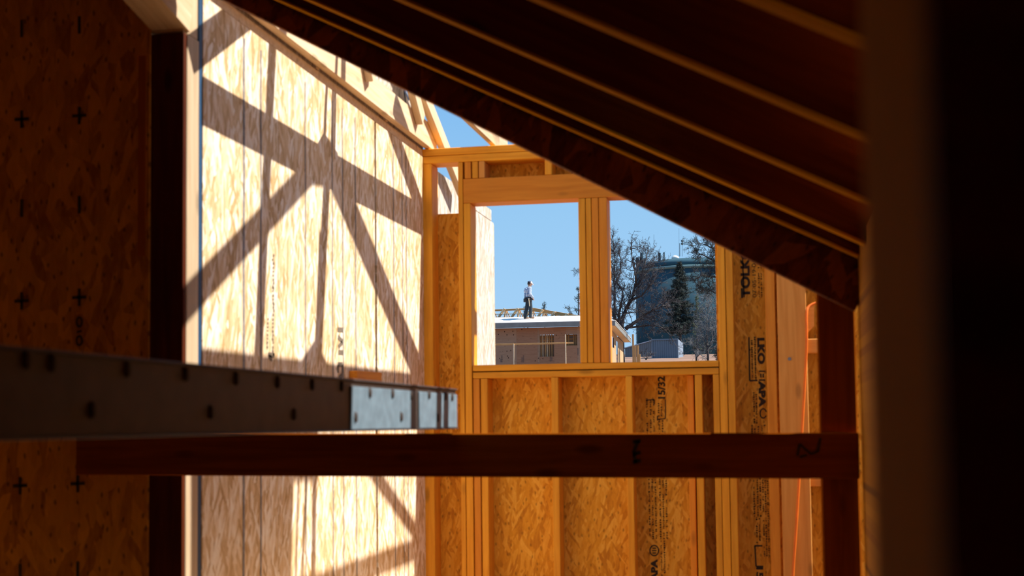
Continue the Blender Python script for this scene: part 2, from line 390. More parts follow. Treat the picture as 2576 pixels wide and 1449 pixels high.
circ = [(1920+8*math.cos(a), 1040+12*math.sin(a), 1920+8*math.cos(a+.5), 1040+12*math.sin(a+.5)) for a in np.arange(.5, 5.9, .5)]
frame_strokes('stamp_roundel', circ, YS, wid=.007)
dash_lines('stamp_print', [1892, 1899, 1908, 1917, 1924], 1070, 1100, YS, 9)
dash_lines('stamp_print', [1897, 1906, 1913], 1206, 1300, YS, 10, wid=.007)
dash_lines('stamp_print', [1921, 1927, 1933], 1206, 1400, YS, 12, wid=.006)
dash_lines('stamp_print', [1904, 1911], 1300, 1366, YS, 13, wid=.007)
frame_strokes('stamp_frame', [(1898, 1373, 1918, 1373), (1899, 1373, 1902, 1425), (1902, 1425, 1920, 1425)], YS, wid=.008)
vtext('15', 1903, 1426, 16, YS, False, length_px=30)

# ---- wall beyond, outdoors, on the line of the sunlit wall
wo_ = tag(empty('wall_outdoor'), 'pale sunlit strand board wall beyond the far wall', kind='structure')
Yo = float(onX(1243, 700, XL)[1])
slab('sheathing_panel', (XL-.011, YS+.03, -.6), (XL, 8.15, 2.58), OSB_OUT, wo_)
slab('sheathing_panel', (XL-.011, 8.153, -.6), (XL, Yo, 2.50), OSB_OUT, wo_)
slab('sheathing_panel', (XL-.011, 8.153, 2.503), (XL, Yo-.07, 2.58), OSB_OUT, wo_)
slab('corner_trim', (XL-.06, Yo+.001, -.6), (XL, Yo+.015, 2.49), SPRUCE, wo_)

# ---- sunlit wall on the left
wl = tag(empty('wall_left'), 'sunlit strand board wall striped with truss shadows', kind='structure')
def ly(px, py=600): return float(onX(px, py, XL)[1])
ysm = [4.326, ly(700), ly(945.5), YB-.002]
for k in range(3):
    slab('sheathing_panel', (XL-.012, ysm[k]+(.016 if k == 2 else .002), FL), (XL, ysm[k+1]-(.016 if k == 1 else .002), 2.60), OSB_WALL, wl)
slab('backing_board', (XL-.06, 4.34, FL), (XL-.02, YB, 2.56), HOLE, wl)
poly_prism('gable_sheathing', [(XL-.03, 4.34, 2.642), (XL-.03, 7.36, 2.642), (XL-.03, 7.33, 2.77), (XL-.03, 4.34, 4.05)], (.011, 0, 0), OSB_OUT, wl)
slab('top_plate', (XL-.14, 4.326, 2.601), (XL-.002, YB-.002, 2.64), SPRUCE, wl)
Sl = []
for px, wd in ((613, 8), (656, 6), (768, 5), (836, 5), (862, 5), (894, 6), (990, 6), (1012, 5), (1022, 5)):
    y = ly(px)
    o = link('nailing_line', stroke_mesh([(y+.0015*math.sin(k*1.7), FL+k*.17, y+.0015*math.sin((k+1)*1.7), FL+(k+1)*.17) for k in range(15)], wd*.0021), CHALK, wl)
    place(o, (XL+.0012, 0, 0), (0, 1, 0), (0, 0, 1))
# faded print
def wall_strokes(name, segs, wid, mat=INK_FADED):
    S = []
    for (x0, y0, x1, y1) in segs:
        a = onX(x0, y0, XL); b = onX(x1, y1, XL); S.append((a[1], a[2], b[1], b[2]))
    o = link(name, stroke_mesh(S, wid), mat, wl); place(o, (XL+.0014, 0, 0), (0, 1, 0), (0, 0, 1))
wall_strokes('printed_text', [(849, 829, 862, 830), (850, 847, 861, 859), (861, 861, 851, 873), (851, 886, 863, 887), (850, 918, 850, 938), (850, 917, 861, 917), (861, 917, 861, 938), (852, 952, 862, 942)], .022)
r6 = random.Random(6)
wall_strokes('printed_text', [(686+r6.uniform(-2, 2), y, 688+r6.uniform(-2, 2), y+r6.uniform(3, 8)) for y in range(640, 900, 10)]+[(672+r6.uniform(-2, 2), y, 673+r6.uniform(-2, 2), y+r6.uniform(3, 7)) for y in range(800, 880, 10)], .013)
wall_strokes('printed_text', [(674, 892, 690, 894), (676, 896, 684, 904)], .02)
board('scrap_block', onX(888, 946, XL+.02), onX(951, 950, XL+.02), .05, .04, (0, 0, 1), FIR_RED, wl)

# ---- front frame: posts, rail, dark board, sloping strip
wf = tag(empty('wall_front'), 'dark framed opening at the end of the roofed part', kind='structure')
def fx(px, py=700, Y=YF): return float(onY(px, py, Y)[0])
def fz(py, px=1000, Y=YF): return float(onY(px, py, Y)[2])
xp0, xp1 = fx(372, 700, YF+.012), XL
zpost = fz(84, 420, YF+.012)
board('post', ((xp0+xp1)/2-.002, YF+.021, FL), ((xp0+xp1)/2-.002, YF+.021, zpost), xp1-xp0-.003, .018, (1, 0, 0), BLACKFIR, wf)  # thin added board carrying the shade of the post's front in its colour
board('post', ((xp0+xp1)/2, YF+.03+.048, FL), ((xp0+xp1)/2, YF+.03+.048, zpost), xp1-xp0, .094, (1, 0, 0), POSTW, wf)
slab('blue_edge_strip', (XL-.03, YF+.127, FL), (XL-.0015, 4.3235, 2.60), BLUEPAINT, wf)
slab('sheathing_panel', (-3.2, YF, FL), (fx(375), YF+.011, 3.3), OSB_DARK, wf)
board('batten', (fx(357, 400, YF-.003), YF-.0018, fz(620)), (fx(357, 400, YF-.003), YF-.0018, fz(96)), .028, .003, (1, 0, 0), BATTEN, wf)
# right post
xa_, xb_ = fx(2062, 1000, YF), fx(2156, 1000, YF)
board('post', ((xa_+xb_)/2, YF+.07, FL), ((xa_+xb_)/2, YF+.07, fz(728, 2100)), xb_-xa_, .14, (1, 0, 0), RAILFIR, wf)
# sheet edge against the post's far side, catching light
# rail across the opening
pa0, pa1 = onY(190, 1103, YF-.04), onY(190, 1190, YF-.04)
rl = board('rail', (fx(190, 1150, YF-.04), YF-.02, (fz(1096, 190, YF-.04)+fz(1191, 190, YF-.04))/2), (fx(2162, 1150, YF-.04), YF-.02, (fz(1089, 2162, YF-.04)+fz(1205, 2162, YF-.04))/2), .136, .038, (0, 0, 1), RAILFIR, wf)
# sloping strip (strand board end of the roof)
YA = 4.085
a0, a1 = onY(470, -46, YA), onY(2150, 783, YA)
dd = Vector(a1-a0); nrm = Vector((-dd.z, 0, dd.x)).normalized()
if nrm.z < 0: nrm = -nrm
hh = .30
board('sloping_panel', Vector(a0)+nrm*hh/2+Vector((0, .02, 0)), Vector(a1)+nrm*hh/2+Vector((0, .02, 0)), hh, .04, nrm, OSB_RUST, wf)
# pencil scribbles on the rail
def rail_strokes(segs, wid):
    Yr = YF-.04; S = []
    for (x0, y0, x1, y1) in segs:
        a = onY(x0, y0, Yr); b = onY(x1, y1, Yr); S.append((a[0], a[2], b[0], b[2]))
    o = link('pencil_mark', stroke_mesh(S, wid), INK, wf); place(o, (0, Yr-.0022, 0), (1, 0, 0), (0, 0, 1))
rail_strokes([(2006, 1146, 2012, 1117), (2012, 1117, 2040, 1142), (2040, 1142, 2058, 1136), (2058, 1136, 2064, 1102), (2012, 1150, 2030, 1144)], .007)
rail_strokes([(1592, 1112, 1612, 1108), (1606, 1108, 1596, 1132), (1592, 1142, 1612, 1138), (1592, 1164, 1612, 1158), (1594, 1132, 1600, 1166)], .011)
# printed crosses on the dark board
def cross(px, py, plus):
    s = [(px, py-22, px, py+22)]+([(px-18, py+1, px+18, py-1)] if plus else [])
    S = []
    for (x0, y0, x1, y1) in s:
        a = onY(x0, y0, YF); b = onY(x1, y1, YF); S.append((a[0], a[2], b[0], b[2]))
    o = link('printed_cross' if plus else 'printed_dash', stroke_mesh(S, .011), INK, wf); place(o, (0, YF-.0015, 0), (1, 0, 0), (0, 0, 1))
for px, dy in ((55, 0), (200, -9)):
    for k, y in enumerate((72, 300, 524, 757, 1222, 1440)): cross(px-(k > 3)*4, y+dy*(.6 if y > 1000 else 1), y in (300, 757, 1222))
S = []
for cy_ in (810, 857):
    for k in range(10):
        A = 2*math.pi*k/10; B = 2*math.pi*(k+1)/10
        a = onY(200+7*math.cos(A), cy_+12*math.sin(A), YF); b = onY(200+7*math.cos(B), cy_+12*math.sin(B), YF); S.append((a[0], a[2], b[0], b[2]))
a = onY(194, 836, YF); b = onY(206, 832, YF); S.append((a[0], a[2], b[0], b[2]))
o = link('printed_text', stroke_mesh(S, .007), INK, wf); place(o, (0, YF-.0015, 0), (1, 0, 0), (0, 0, 1))
# beam coming overhead from the left onto the post
b1 = Vector(((xp0+xp1)/2+.006, YF+.06, zpost+.072)); b0 = b1+Vector((-.10, -2.4, .62))
board('overhead_beam', b0, b1, .128, .14, (1, 0, 0), SPRUCE, wf)
board('header_end', (xp1-.075, YF+.08, zpost+.004), (xp1-.075, YF+.08, 3.2), .135, .135, (1, 0, 0), SPRUCE, wf)

# ---- roof over the camera: rafters, strip sheathing with an open slot
ce = tag(empty('ceiling'), 'low sloping rafters over the dark roofed part', kind='structure')
Z0 = 1.686
def roofz(x): return Z0-.5*x
cs = math.cos(math.atan(.5)); up = Vector((.5, 0, 1)).normalized()
for k, y in enumerate((1.905, 2.475, 3.085, 3.72, 4.005)):
    p0 = Vector((-3.3, y+.019, roofz(-3.3))); p1 = Vector((XR-.004, y+.019, roofz(XR)))
    dep = .235
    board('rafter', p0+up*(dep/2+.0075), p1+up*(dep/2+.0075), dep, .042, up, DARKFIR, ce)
    board('lit_underside', p0+up*.0035, p1+up*.0035, .007, .0445, up, NEARFIR, ce, bev=.001)  # added strip; bounce light on the rafter's underside is put into its colour
# sun slot over the steel: back-project the lit patch to the sheathing
XS = float(onY(1147, 1078, YF-.005)[0])
def slot_x(z):   # x where the sun ray from steel height z meets the sheathing
    zt = Z0+.265
    t = (zt-.5*XS-z)/(TE+.5); return XS+t
sx0, sx1 = slot_x(1.23), slot_x(1.05)
def roof_strip(x0, x1, y0, y1):
    a = Vector((x0, (y0+y1)/2, roofz(x0))); b = Vector((x1, (y0+y1)/2, roofz(x1)))
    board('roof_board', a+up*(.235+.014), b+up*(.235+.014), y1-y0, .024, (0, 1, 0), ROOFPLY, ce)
DXN = -.249*up.x        # the strips are lifted square to the slope
roof_strip(-3.5, sx0+DXN, -2.2, 4.12)
roof_strip(sx1+DXN, XR+.15, -2.2, 4.12)
ysl = float(onX(882, 1030, XS)[1])
roof_strip(sx0+DXN+.002, sx1+DXN-.002, -2.2, ysl+.10)
# ---- knee wall and the rest of the dark room
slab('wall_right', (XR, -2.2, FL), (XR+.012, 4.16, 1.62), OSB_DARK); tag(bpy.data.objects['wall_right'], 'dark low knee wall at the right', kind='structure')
slab('wall_rear', (-3.4, -2.25, FL), (XR+.1, -2.2, 3.5), OSB_BACK); tag(bpy.data.objects['wall_rear'], 'strand board wall behind the viewpoint', kind='structure')
slab('wall_side', (-3.25, -2.2, FL), (-3.2, YF, 3.5), OSB_BACK); tag(bpy.data.objects['wall_side'], 'strand board wall left of the dark room', kind='structure')
# near post beside the lens
np_ = tag(empty('near_post', (.10, .46, FL)), 'blurred wooden post close to the viewpoint at the right edge', 'post')
for nm, lo, hi, mt in (('post', (.0366, .345, FL), (.166, .58, 1.60), NEARFIR), ('unlit_face', (.037, .333, FL), (.166, .3445, 1.60), BLACKFIR)):  # dark front board added; its colour holds the shade of the unlit face
    o = slab(nm, lo, hi, mt, None); o.parent = np_; o.location = o.location-np_.location

# ---- right side of the open room
wr = tag(empty('wall_far_right'), 'low framed wall of the open room, out of view to the right', kind='structure')
slab('sheathing_panel', (.74, 4.3, FL), (.752, YB, 2.5), OSB_WALL, wr)

# ================================================================== TRUSSES over the open room
def truss(name, D, label, Ys=4.40, Ye=7.9, chord_h=.12, ztop=None, chord=True):
    t = tag(empty(name, (XL+D, YB, ZTOP)), label, 'roof truss', 'roof trusses over the open room')
    bpy.context.view_layer.update()
    return t
def tboard(t, nm, p0, p1, wid, thk=.038, mat=SPRUCE):
    d = Vector(p1)-Vector(p0); s = Vector((1, 0, 0)).cross(d)
    return board(nm, p0, p1, wid, thk, s, mat, t)
def cast(t, D, nm, a, b, wpx, ext0=0, ext1=0, mat=SPRUCE):
    """member whose shadow falls on the sunlit wall between pixels a and b"""
    s0 = onX(*a, XL); s1 = onX(*b, XL)
    mid = ((a[0]+b[0])/2, (a[1]+b[1])/2); dx, dy = b[0]-a[0], b[1]-a[1]; l = math.hypot(dx, dy); n = (-dy/l, dx/l)
    q0 = onX(mid[0]+n[0]*wpx/2, mid[1]+n[1]*wpx/2, XL); q1 = onX(mid[0]-n[0]*wpx/2, mid[1]-n[1]*wpx/2, XL)
    dv = (s1-s0)/np.linalg.norm(s1-s0); qq = q0-q1; wid = np.linalg.norm(qq-dv*np.dot(qq, dv))
    p0 = s0+D*SUN-dv*ext0; p1 = s1+D*SUN+dv*ext1
    return tboard(t, nm, p0, p1, wid, .03, mat)
def castpoly(t, D, nm, pts, mat=SPRUCE, thick=.012):
    P = [Vector(onX(*p, XL)+D*SUN) for p in pts]
    o = poly_prism(nm, P, (thick, 0, 0), mat, None)
    o.parent = t; o.location = o.location-t.location
    return o
# wall truss, seen above the sunlit wall
t0 = truss('roof_truss', .022, 'pale truss lying along the top of the sunlit wall')
X0 = XL+.022
tboard(t0, 'bottom_chord', (X0, 4.4, ZTOP+.075), (X0, YB+.16, ZTOP+.075), .14)
tboard(t0, 'top_chord', (X0+.04, 4.6, ZTOP+.085+.43*2.85), (X0+.04, 7.95, ZTOP+.085-.43*.5), .085)
for y0, y1, z1 in ((7.0, 6.75, .30), (6.1, 5.6, .85)):
    tboard(t0, 'web', (X0+.04, y0, ZTOP+.10), (X0+.04, y1, ZTOP+z1), .085)
for y in (6.55, 5.5): slab('blocking', (XL-.10, y, ZTOP+.001), (X0-.022, y+.035, ZTOP+.14), SPRUCE, None).parent = t0
for ob in t0.children:
    if ob.name.startswith('blocking'): ob.location = ob.location-t0.location
gp = XL-.0185; S = []
for (x0, y0, x1, y1) in ((1016, 224, 1020, 258), (1016, 224, 1028, 250), (1028, 250, 1030, 232), (1030, 232, 1036, 272), (1040, 245, 1044, 276), (1036, 272, 1044, 262)):
    a = onX(x0, y0, gp); b = onX(x1, y1, gp); S.append((a[1], a[2], b[1], b[2]))
sm = link('painted_mark', stroke_mesh(S, .02), plain('blue_black_paint', (.03, .04, .07), .8), wl); place(sm, (gp+.0012, 0, 0), (0, 1, 0), (0, 0, 1))
# next truss
D1 = .38
t1 = truss('roof_truss', D1, 'pale truss second from the sunlit wall, seen above the far wall plate')
cast(t1, D1, 'bottom_chord', (508, 252), (1060, 553), 72, .0, .45)
cast(t1, D1, 'top_chord', (996, 352), (1046, 492), 20, .2, .35)
cast(t1, D1, 'web', (506, 116), (625, 28), 70, .1, .5)
cast(t1, D1, 'web', (823, 200), (816, 350), 7, .25, 0)
cast(t1, D1, 'web', (841, 205), (838, 380), 12, .3, .05)
castpoly(t1, D1, 'gusset_plate', [(785, 385), (815, 332), (850, 385)])
# third truss: two slopes meeting, posts, tie
D2 = 1.11
t2 = truss('roof_truss', D2, 'pale truss hidden behind the rafters, nearest to the dark roof')
cast(t2, D2, 'bottom_chord', (506, 925), (1052, 972), 62, 0, .4)
cast(t2, D2, 'top_chord', (800, 412), (512, 717), 48, .12, .4)
cast(t2, D2, 'top_chord', (838, 430), (1043, 912), 36, .1, .3)
cast(t2, D2, 'web', (688, 60), (650, 895), 21, .3, .05)
cast(t2, D2, 'web', (823, 440), (801, 890), 17, .1, .05)
cast(t2, D2, 'web', (806, 590), (794, 900), 6, .0, .05)
castpoly(t2, D2, 'gusset_plate', [(742, 930), (795, 850), (806, 880), (824, 915), (830, 940)])
castpoly(t2, D2, 'gusset_plate', [(770, 460), (820, 395), (880, 490), (850, 470), (800, 460)])
# fourth truss; unseen sheets added on it to shade the lower wall
D3 = 1.85
t3 = truss('roof_truss', D3, 'pale truss with added shading sheets, hidden behind the rafters')
cast(t3, D3, 'web', (780, 1486), (1040, 1385), 46, .4, .3)
cast(t3, D3, 'web', (938, 1185), (1036, 1325), 22, .2, .2)
cast(t3, D3, 'web', (792, 1170), (788, 1440), 11, .1, .3)
cast(t3, D3, 'web', (772, 1190), (760, 1440), 6, .1, .3)
cast(t3, D3, 'web', (751, 1205), (744, 1440), 5, .0, .3)
castpoly(t3, D3, 'shade_sheet', [(480, 1010), (742, 1025), (739, 1205), (730, 1560), (480, 1600)], OSB_OUT)
castpoly(t3, D3, 'shade_sheet', [(742, 1010), (800, 1014), (800, 1204), (739, 1204)], OSB_OUT)

# ================================================================== STEEL BEAM, CORD
Zs0 = float(onX(1147, 1078, XS)[2]); Zs1 = float(onX(1147, 980, XS)[2])
st = tag(empty('steel_channel', (XS, YF, Zs0)), 'long galvanised steel channel with punched tabs, lying on the dark rail', 'steel beam')
bpy.context.view_layer.update()
def sadd(o): o.parent = st; o.location = o.location-st.location; return o
Yn, Yf_ = -2.195, YF-.004
sadd(slab('web_plate', (XS-.006, Yn, Zs0), (XS, Yf_, Zs1), GALV, None, .001))
sadd(slab('flange', (XS-.05, Yn, Zs1-.003), (XS+.006, Yf_, Zs1+.002), GALV, None, .001))
sadd(slab('flange', (XS-.05, Yn, Zs0-.001), (XS+.008, Yf_, Zs0+.003), GALV, None, .001))
ep0, ep1 = float(onX(880, 1030, XS)[1]), float(onX(1043, 1030, XS)[1])
ep2 = float(onX(1052, 1030, XS)[1])  # gap left between the bright plates stands for a rafter's shadow
zq = Zs1-.016
ep = sadd(slab('sunlit_patch', (XS, ep0, Zs0+.004), (XS+.004, ep1, zq), GALV_B, None, .001))  # added plate; the sun patch on the steel is put into its colour
ep_ = sadd(slab('sunlit_patch', (XS, ep2, Zs0+.004), (XS+.004, Yf_, zq), GALV_B, None, .001))
# punched teardrop tabs
V = []; ns = 10
for k in range(ns):
    a = 2*math.pi*k/ns; r = .0098*(1+1.0*max(0, math.sin(a))**3)
    V.append((0, r*math.cos(a)*.75, r*math.sin(a)))
hook = bpy.data.meshes.new('tab'); Vv = V+[(.005, v[1]*.7+.0015, v[2]*.75) for v in V]
hook.from_pydata(Vv, [], [tuple(range(ns-1, -1, -1)), tuple(range(ns, 2*ns))]+[(i, (i+1) % ns, (i+1) % ns+ns, i+ns) for i in range(ns)])
hook.materials.append(HOLE)
for px, py in ((63, 912), (127, 920), (317, 935), (465, 947), (592, 957), (697, 966), (784, 972), (858, 976), (228, 1038), (528, 1042), (738, 1046)):
    p = onX(px, py, XS); o = bpy.data.objects.new('punched_tab', hook); col.objects.link(o); o.parent = st; o.location = Vector(p)-st.location
hook2 = hook.copy(); hook2.materials.clear(); hook2.materials.append(GALV)
for px, py, pl in ((929, 992, ep), (986, 994, ep), (1034, 998, ep), (893, 1054, ep), (1008, 1052, ep), (1078, 996, ep_), (1120, 1000, ep_), (1136, 1002, ep_), (1100, 1054, ep_)):
    p = onX(px, py, XS+.0042); o = bpy.data.objects.new('punched_tab', hook2); col.objects.link(o); o.parent = pl; o.location = Vector(p)-st.location-pl.location
# orange cord hanging down
cpts = [onY(px, py, Yc) for px, py, Yc in ((2052, 762, YB-.02), (2034, 768, YB-.03), (2028, 785, YB-.05), (2030, 850, YB-.06), (2027, 920, YB-.06), (2019, 1060, YB-.06), (2010, 1210, YB-.06), (2003, 1330, YB-.06), (1992, 1480, YB-.06), (1986, 1640, YB-.08))]
cu = bpy.data.curves.new('cord', 'CURVE'); cu.dimensions = '3D'; cu.bevel_depth = .0068; cu.bevel_resolution = 3
spn = cu.splines.new('NURBS'); spn.points.add(len(cpts)-1); spn.use_endpoint_u = True; spn.order_u = 3
for q, p in zip(spn.points, cpts): q.co = (p[0], p[1], p[2], 1)
tmp = bpy.data.objects.new('tmp', cu); col.objects.link(tmp)
me = bpy.data.meshes.new_from_object(tmp.evaluated_get(bpy.context.evaluated_depsgraph_get())); bpy.data.objects.remove(tmp)
me.materials.clear()
co = link('extension_cord', me, ORANGE); tag(co, 'bright orange cord hanging beside the wide pale post', 'cord')

# ================================================================== OUTDOORS
# ---- half-built house across the lot
BA = math.radians(3.2)
e1 = np.array([math.cos(BA), math.sin(BA), 0]); e2 = np.array([-math.sin(BA), math.cos(BA), 0])
Pc = onY(1527, 860, 62.); Pc[2] = terr(62.)
hs = tag(empty('timber_house', Pc, BA), 'half-built timber house with plywood walls and open roof trusses across the lot', 'house')
def loc(p): d = np.asarray(p)-Pc; return np.array([d@e1, d@e2, d[2]])
def L(px, py, v): return loc(onP(px, py, Pc+e2*v, e2))
def Lu(px, py, u): return loc(onP(px, py, Pc+e1*u, e1))
def hbox(name, lo, hi, mat, parent=hs, bev=.004):
    o = slab(name, lo, hi, mat, None, bev); o.parent = parent; return o
def hboard(name, p0, p1, wid, thk, side, mat, parent=hs):
    p0 = Vector(p0); p1 = Vector(p1); ax = (p1-p0); ln = ax.length; ax.normalize()
    s = Vector(side); s = (s-ax*s.dot(ax)).normalized(); t = ax.cross(s); c = (p0+p1)/2
    o = link(name, box_mesh(ln, wid, thk, .004), mat, parent)
    o.matrix_local = Matrix(((ax.x, s.x, t.x, c.x), (ax.y, s.y, t.y, c.y), (ax.z, s.z, t.z, c.z), (0, 0, 0, 1))); return o
PLY = lumber('plywood_site', (.29, .145, .075), (.36, .19, .105), knot=.6)
PLY2 = lumber('plywood_site_grey', (.30, .18, .105), (.36, .225, .14), knot=.6)
PLYSIDE = plain('plywood_side', (.46, .30, .15), .8, scale=2)
SITE = lumber('site_lumber', (.78, .56, .32), (.88, .70, .46), knot=.3)
WEBW = lumber('truss_web_wood', (.90, .62, .33), (.98, .76, .45), knot=.2)
SITE_B = lumber('site_lumber_amber', (.54, .27, .09), (.64, .36, .14), knot=.3)
FASCIA = plain('primed_fascia', (.20, .205, .19), .6, scale=3)
ROOFSH = plain('roof_sheathing', (.80, .74, .68), .8, noise_amt=.06, scale=2)
ze = float(L(1460, 808.5, -.45)[2]); zf0 = float(L(1460, 821, -.45)[2]); zw = zf0+.02
# front wall in panels around two window openings
cuts = [-16., -12.4, L(1299.5, 860, 0)[0], L(1352, 860, 0)[0], L(1357, 860, 0)[0], L(1393.5, 860, 0)[0], L(1423, 860, 0)[0], L(1452, 860, 0)[0], 0.]
w1t, w1b = L(1375, 842, 0)[2], L(1375, 897, 0)[2]; w2t, w2b = L(1437, 841, 0)[2], L(1437, 869, 0)[2]
def panel(u0, u1, z0, z1, m): hbox('plywood_panel', (u0+.0003, 0, z0), (u1-.0003, .02, z1), m)
panel(cuts[0], cuts[1], 0, zw, PLY); panel(cuts[1], cuts[2], 0, zw, PLY2); panel(cuts[2], cuts[3], 0, zw, PLY); panel(cuts[3], cuts[4], 0, zw, PLY2)
panel(cuts[4], cuts[5], 0, w1b, PLY); panel(cuts[4], cuts[5], w1t, zw, PLY)
panel(cuts[5], cuts[6], 0, zw, PLY)
panel(cuts[6], cuts[7], 0, w2b, PLY); panel(cuts[6], cuts[7], w2t, zw, PLY2); panel(cuts[7], cuts[8], 0, zw, PLY2)
# studs seen through the openings and the inner walls behind
for c6, m in ((1102, SITE), (1140, SITE_B), (1180, SITE), (1240, SITE_B), (1282, SITE), (1330, SITE_B), (1392, SITE_B)):
    u = L(1240+c6/9.35, 870, .5)[0]; hbox('stud', (u-.022, .4, 0), (u+.022, .5, w1t+.3), m)
for zz in (w1t-.10, w1t-.24): hbox('blocking', (cuts[4]-.1, .52, zz-.03), (cuts[5]+.1, .56, zz+.03), SITE_B)
for px in (1426, 1431, 1444, 1449): u = L(px, 850, .5)[0]; hbox('stud', (u-.025, .4, 0), (u+.025, .5, w2t+.3), SITE_B)
for py in (843, 853, 868): z = L(1437, py, .5)[2]; hbox('blocking', (cuts[6], .52, z-.03), (cuts[7], .56, z+.03), SITE_B)
hbox('inner_wall', (-16, 4.0, 0), (-.2, 4.05, zw-.1), PLY)
# dark knots and stamps on the plywood
rk = random.Random(3)
KN = mesh_of([(.025*math.cos(k*.7854), 0, .032*math.sin(k*.7854)) for k in range(8)]+[(0, -.004, 0)], [(k, (k+1) % 8, 8) for k in range(8)]); KN.materials.append(plain('dark_knot', (.06, .028, .015), .9))
for (c6, d6) in ((130, 760), (275, 695), (330, 770), (485, 770), (470, 685), (365, 1310), (160, 1325), (995, 1380), (345, 1270), (1075, 1320), (1175, 1330), (680, 640), (820, 605), (420, 1140), (330, 1155), (1490, 780)):
    p = L(1240+c6/9.35, 760+d6/9.35, 0); o = bpy.data.objects.new('knot', KN); col.objects.link(o); o.parent = hs; o.location = (p[0], -.002, p[2])
GPR = plain('grey_print', (.08, .06, .06), .9)
for c6, d0, d1 in ((210, 1260, 1420), (185, 1350, 1420), (685, 1300, 1420), (720, 1260, 1420), (1350, 1290, 1400), (1385, 1300, 1390), (2000, 1090, 1250)):
    S = []
    for k in range(d0, d1, 14):
        p = L(1240+c6/9.35, 760+k/9.35, 0); S.append((p[0]-.03, p[2], p[0]+.03, p[2]+rk.uniform(-.01, .01)))
    o = link('printed_stamp', stroke_mesh(S, .013), GPR, hs); place(o, (0, -.004, 0), (1, 0, 0), (0, 0, 1)); o['kind'] = 'stuff'
# eaves and sheathed roof strip with a hip at the right end
OV = .42; sl = .22; s_up = 1.75
hbox('fascia_board', (-16.2, -.475, zf0), (OV, -.45, ze), FASCIA)
hbox('fascia_board', (OV-.025, -.45, zf0), (OV, 13.4, ze), FASCIA)
hbox('soffit', (-16.2, -.45, zf0+.03), (OV-.03, -.005, zf0+.05), SITE_B)
hbox('soffit', (.03, 0, zf0+.03), (OV-.03, 13.4, zf0+.05), SITE)
def hpoly(name, pts, offs, mat):
    o = poly_prism(name, [Vector(p) for p in pts], offs, mat, None); o.parent = hs; return o
ul = OV+.02
xs_ = [-16.2, -13.7, -11.25, -8.8, -6.35, -3.9, -1.5]
for k in range(len(xs_)-1):
    hpoly('roof_panel', [(xs_[k], -.47, ze), (xs_[k+1]-.008, -.47, ze), (xs_[k+1]-.008, -.47+s_up, ze+sl*s_up), (xs_[k], -.47+s_up, ze+sl*s_up)], (0, 0, .02), ROOFSH)
hpoly('roof_panel', [(xs_[-1], -.47, ze), (ul, -.47, ze), (ul-s_up, -.47+s_up, ze+sl*s_up), (xs_[-1], -.47+s_up, ze+sl*s_up)], (0, 0, .02), ROOFSH)
hpoly('roof_panel', [(ul, -.46, ze), (ul, 13.4, ze), (ul-s_up, 13.4, ze+sl*s_up), (ul-s_up, -.46+s_up, ze+sl*s_up)], (0, 0, .02), ROOFSH)
# side wall
sw1, sw2 = Lu(1538.5, 860, 0), Lu(1545, 860, 0); sd1, sd2 = Lu(1549.5, 880, 0), Lu(1554.5, 880, 0)
zwt, zwb, zdt = Lu(1541, 847, 0)[2], Lu(1541, 873, 0)[2], Lu(1551, 857, 0)[2]
def sp(v0, v1, z0, z1): hbox('plywood_panel', (-.02, v0+.01, z0), (0, v1-.01, z1), PLYSIDE)
sp(.03, sw1[1], 0, zw); sp(sw1[1], sw2[1], 0, zwb); sp(sw1[1], sw2[1], zwt, zw); sp(sw2[1], sd1[1], 0, zw); sp(sd1[1], sd2[1], zdt, zw); sp(sd2[1], 13., 0, zw)
hbox('inner_wall', (-1.2, .2, 0), (-1.1, 12.8, zw-.1), PLY)
# open trusses and hip rafter behind the sheathing
VT = 2.6
def tp(c6, d6, v=VT): return L(1240+c6/9.35, 760+d6/9.35, v)
hboard('ridge_board', tp(-900, 230), tp(960, 158), .09, .06, (0, 0, 1), SITE_B)
hboard('hip_rafter', tp(940, 175), tp(2150, 375), .17, .05, (0, 0, 1), SITE_B)
hboard('runner', tp(-900, 300, VT-.1), tp(1450, 262, VT-.1), .035, .03, (0, 0, 1), SITE)
hboard('runner', tp(-600, 385, VT+.4), tp(400, 350, VT+.4), .04, .03, (0, 0, 1), SITE)
for c, top in ((-620, 190), (-310, 180), (0, 170), (300, 155), (610, 150), (925, 165), (1195, 185), (1480, 225), (1775, 270)):
    hboard('truss_web', tp(c-20, top, VT-.06), tp(c-225, top+280, VT-.06), .12, .06, (.7, .7, 0), WEBW)
    if c < 1700:
        hboard('truss_web', tp(c, top+20, VT+.02), tp(c-30, top+270, VT+.02), .09, .04, (.7, .7, 0), WEBW)
        hboard('truss_web', tp(c+20, top+30, VT+.10), tp(c+125, top+260, VT+.10), .07, .04, (0, 1, 0), SITE_B)
        hboard('truss_web', tp(c+10, top+30, VT+.18), tp(c+45, top+260, VT+.18), .05, .04, (0, 1, 0), SITE_B)
# ---- guard rail in front of the house
VG = -1.6
gr = tag(empty('guard_rail', Pc, BA), 'thin pale guard rail on two posts in front of the plywood house', 'railing')
ga, gb = tp(-300, 1008, VG), tp(1890, 962, VG)
hboard('top_rail', ga, gb, .075, .04, (0, 0, 1), SITE_B, gr)
for c6, d6 in ((488, 985), (1705, 765)):
    p = tp(c6, d6, VG-.045); zt = terr(60.3)-Pc[2]
    hbox('rail_post', (p[0]-.022, p[1]-.022, zt), (p[0]+.022, p[1]+.022, p[2]), SITE, gr)

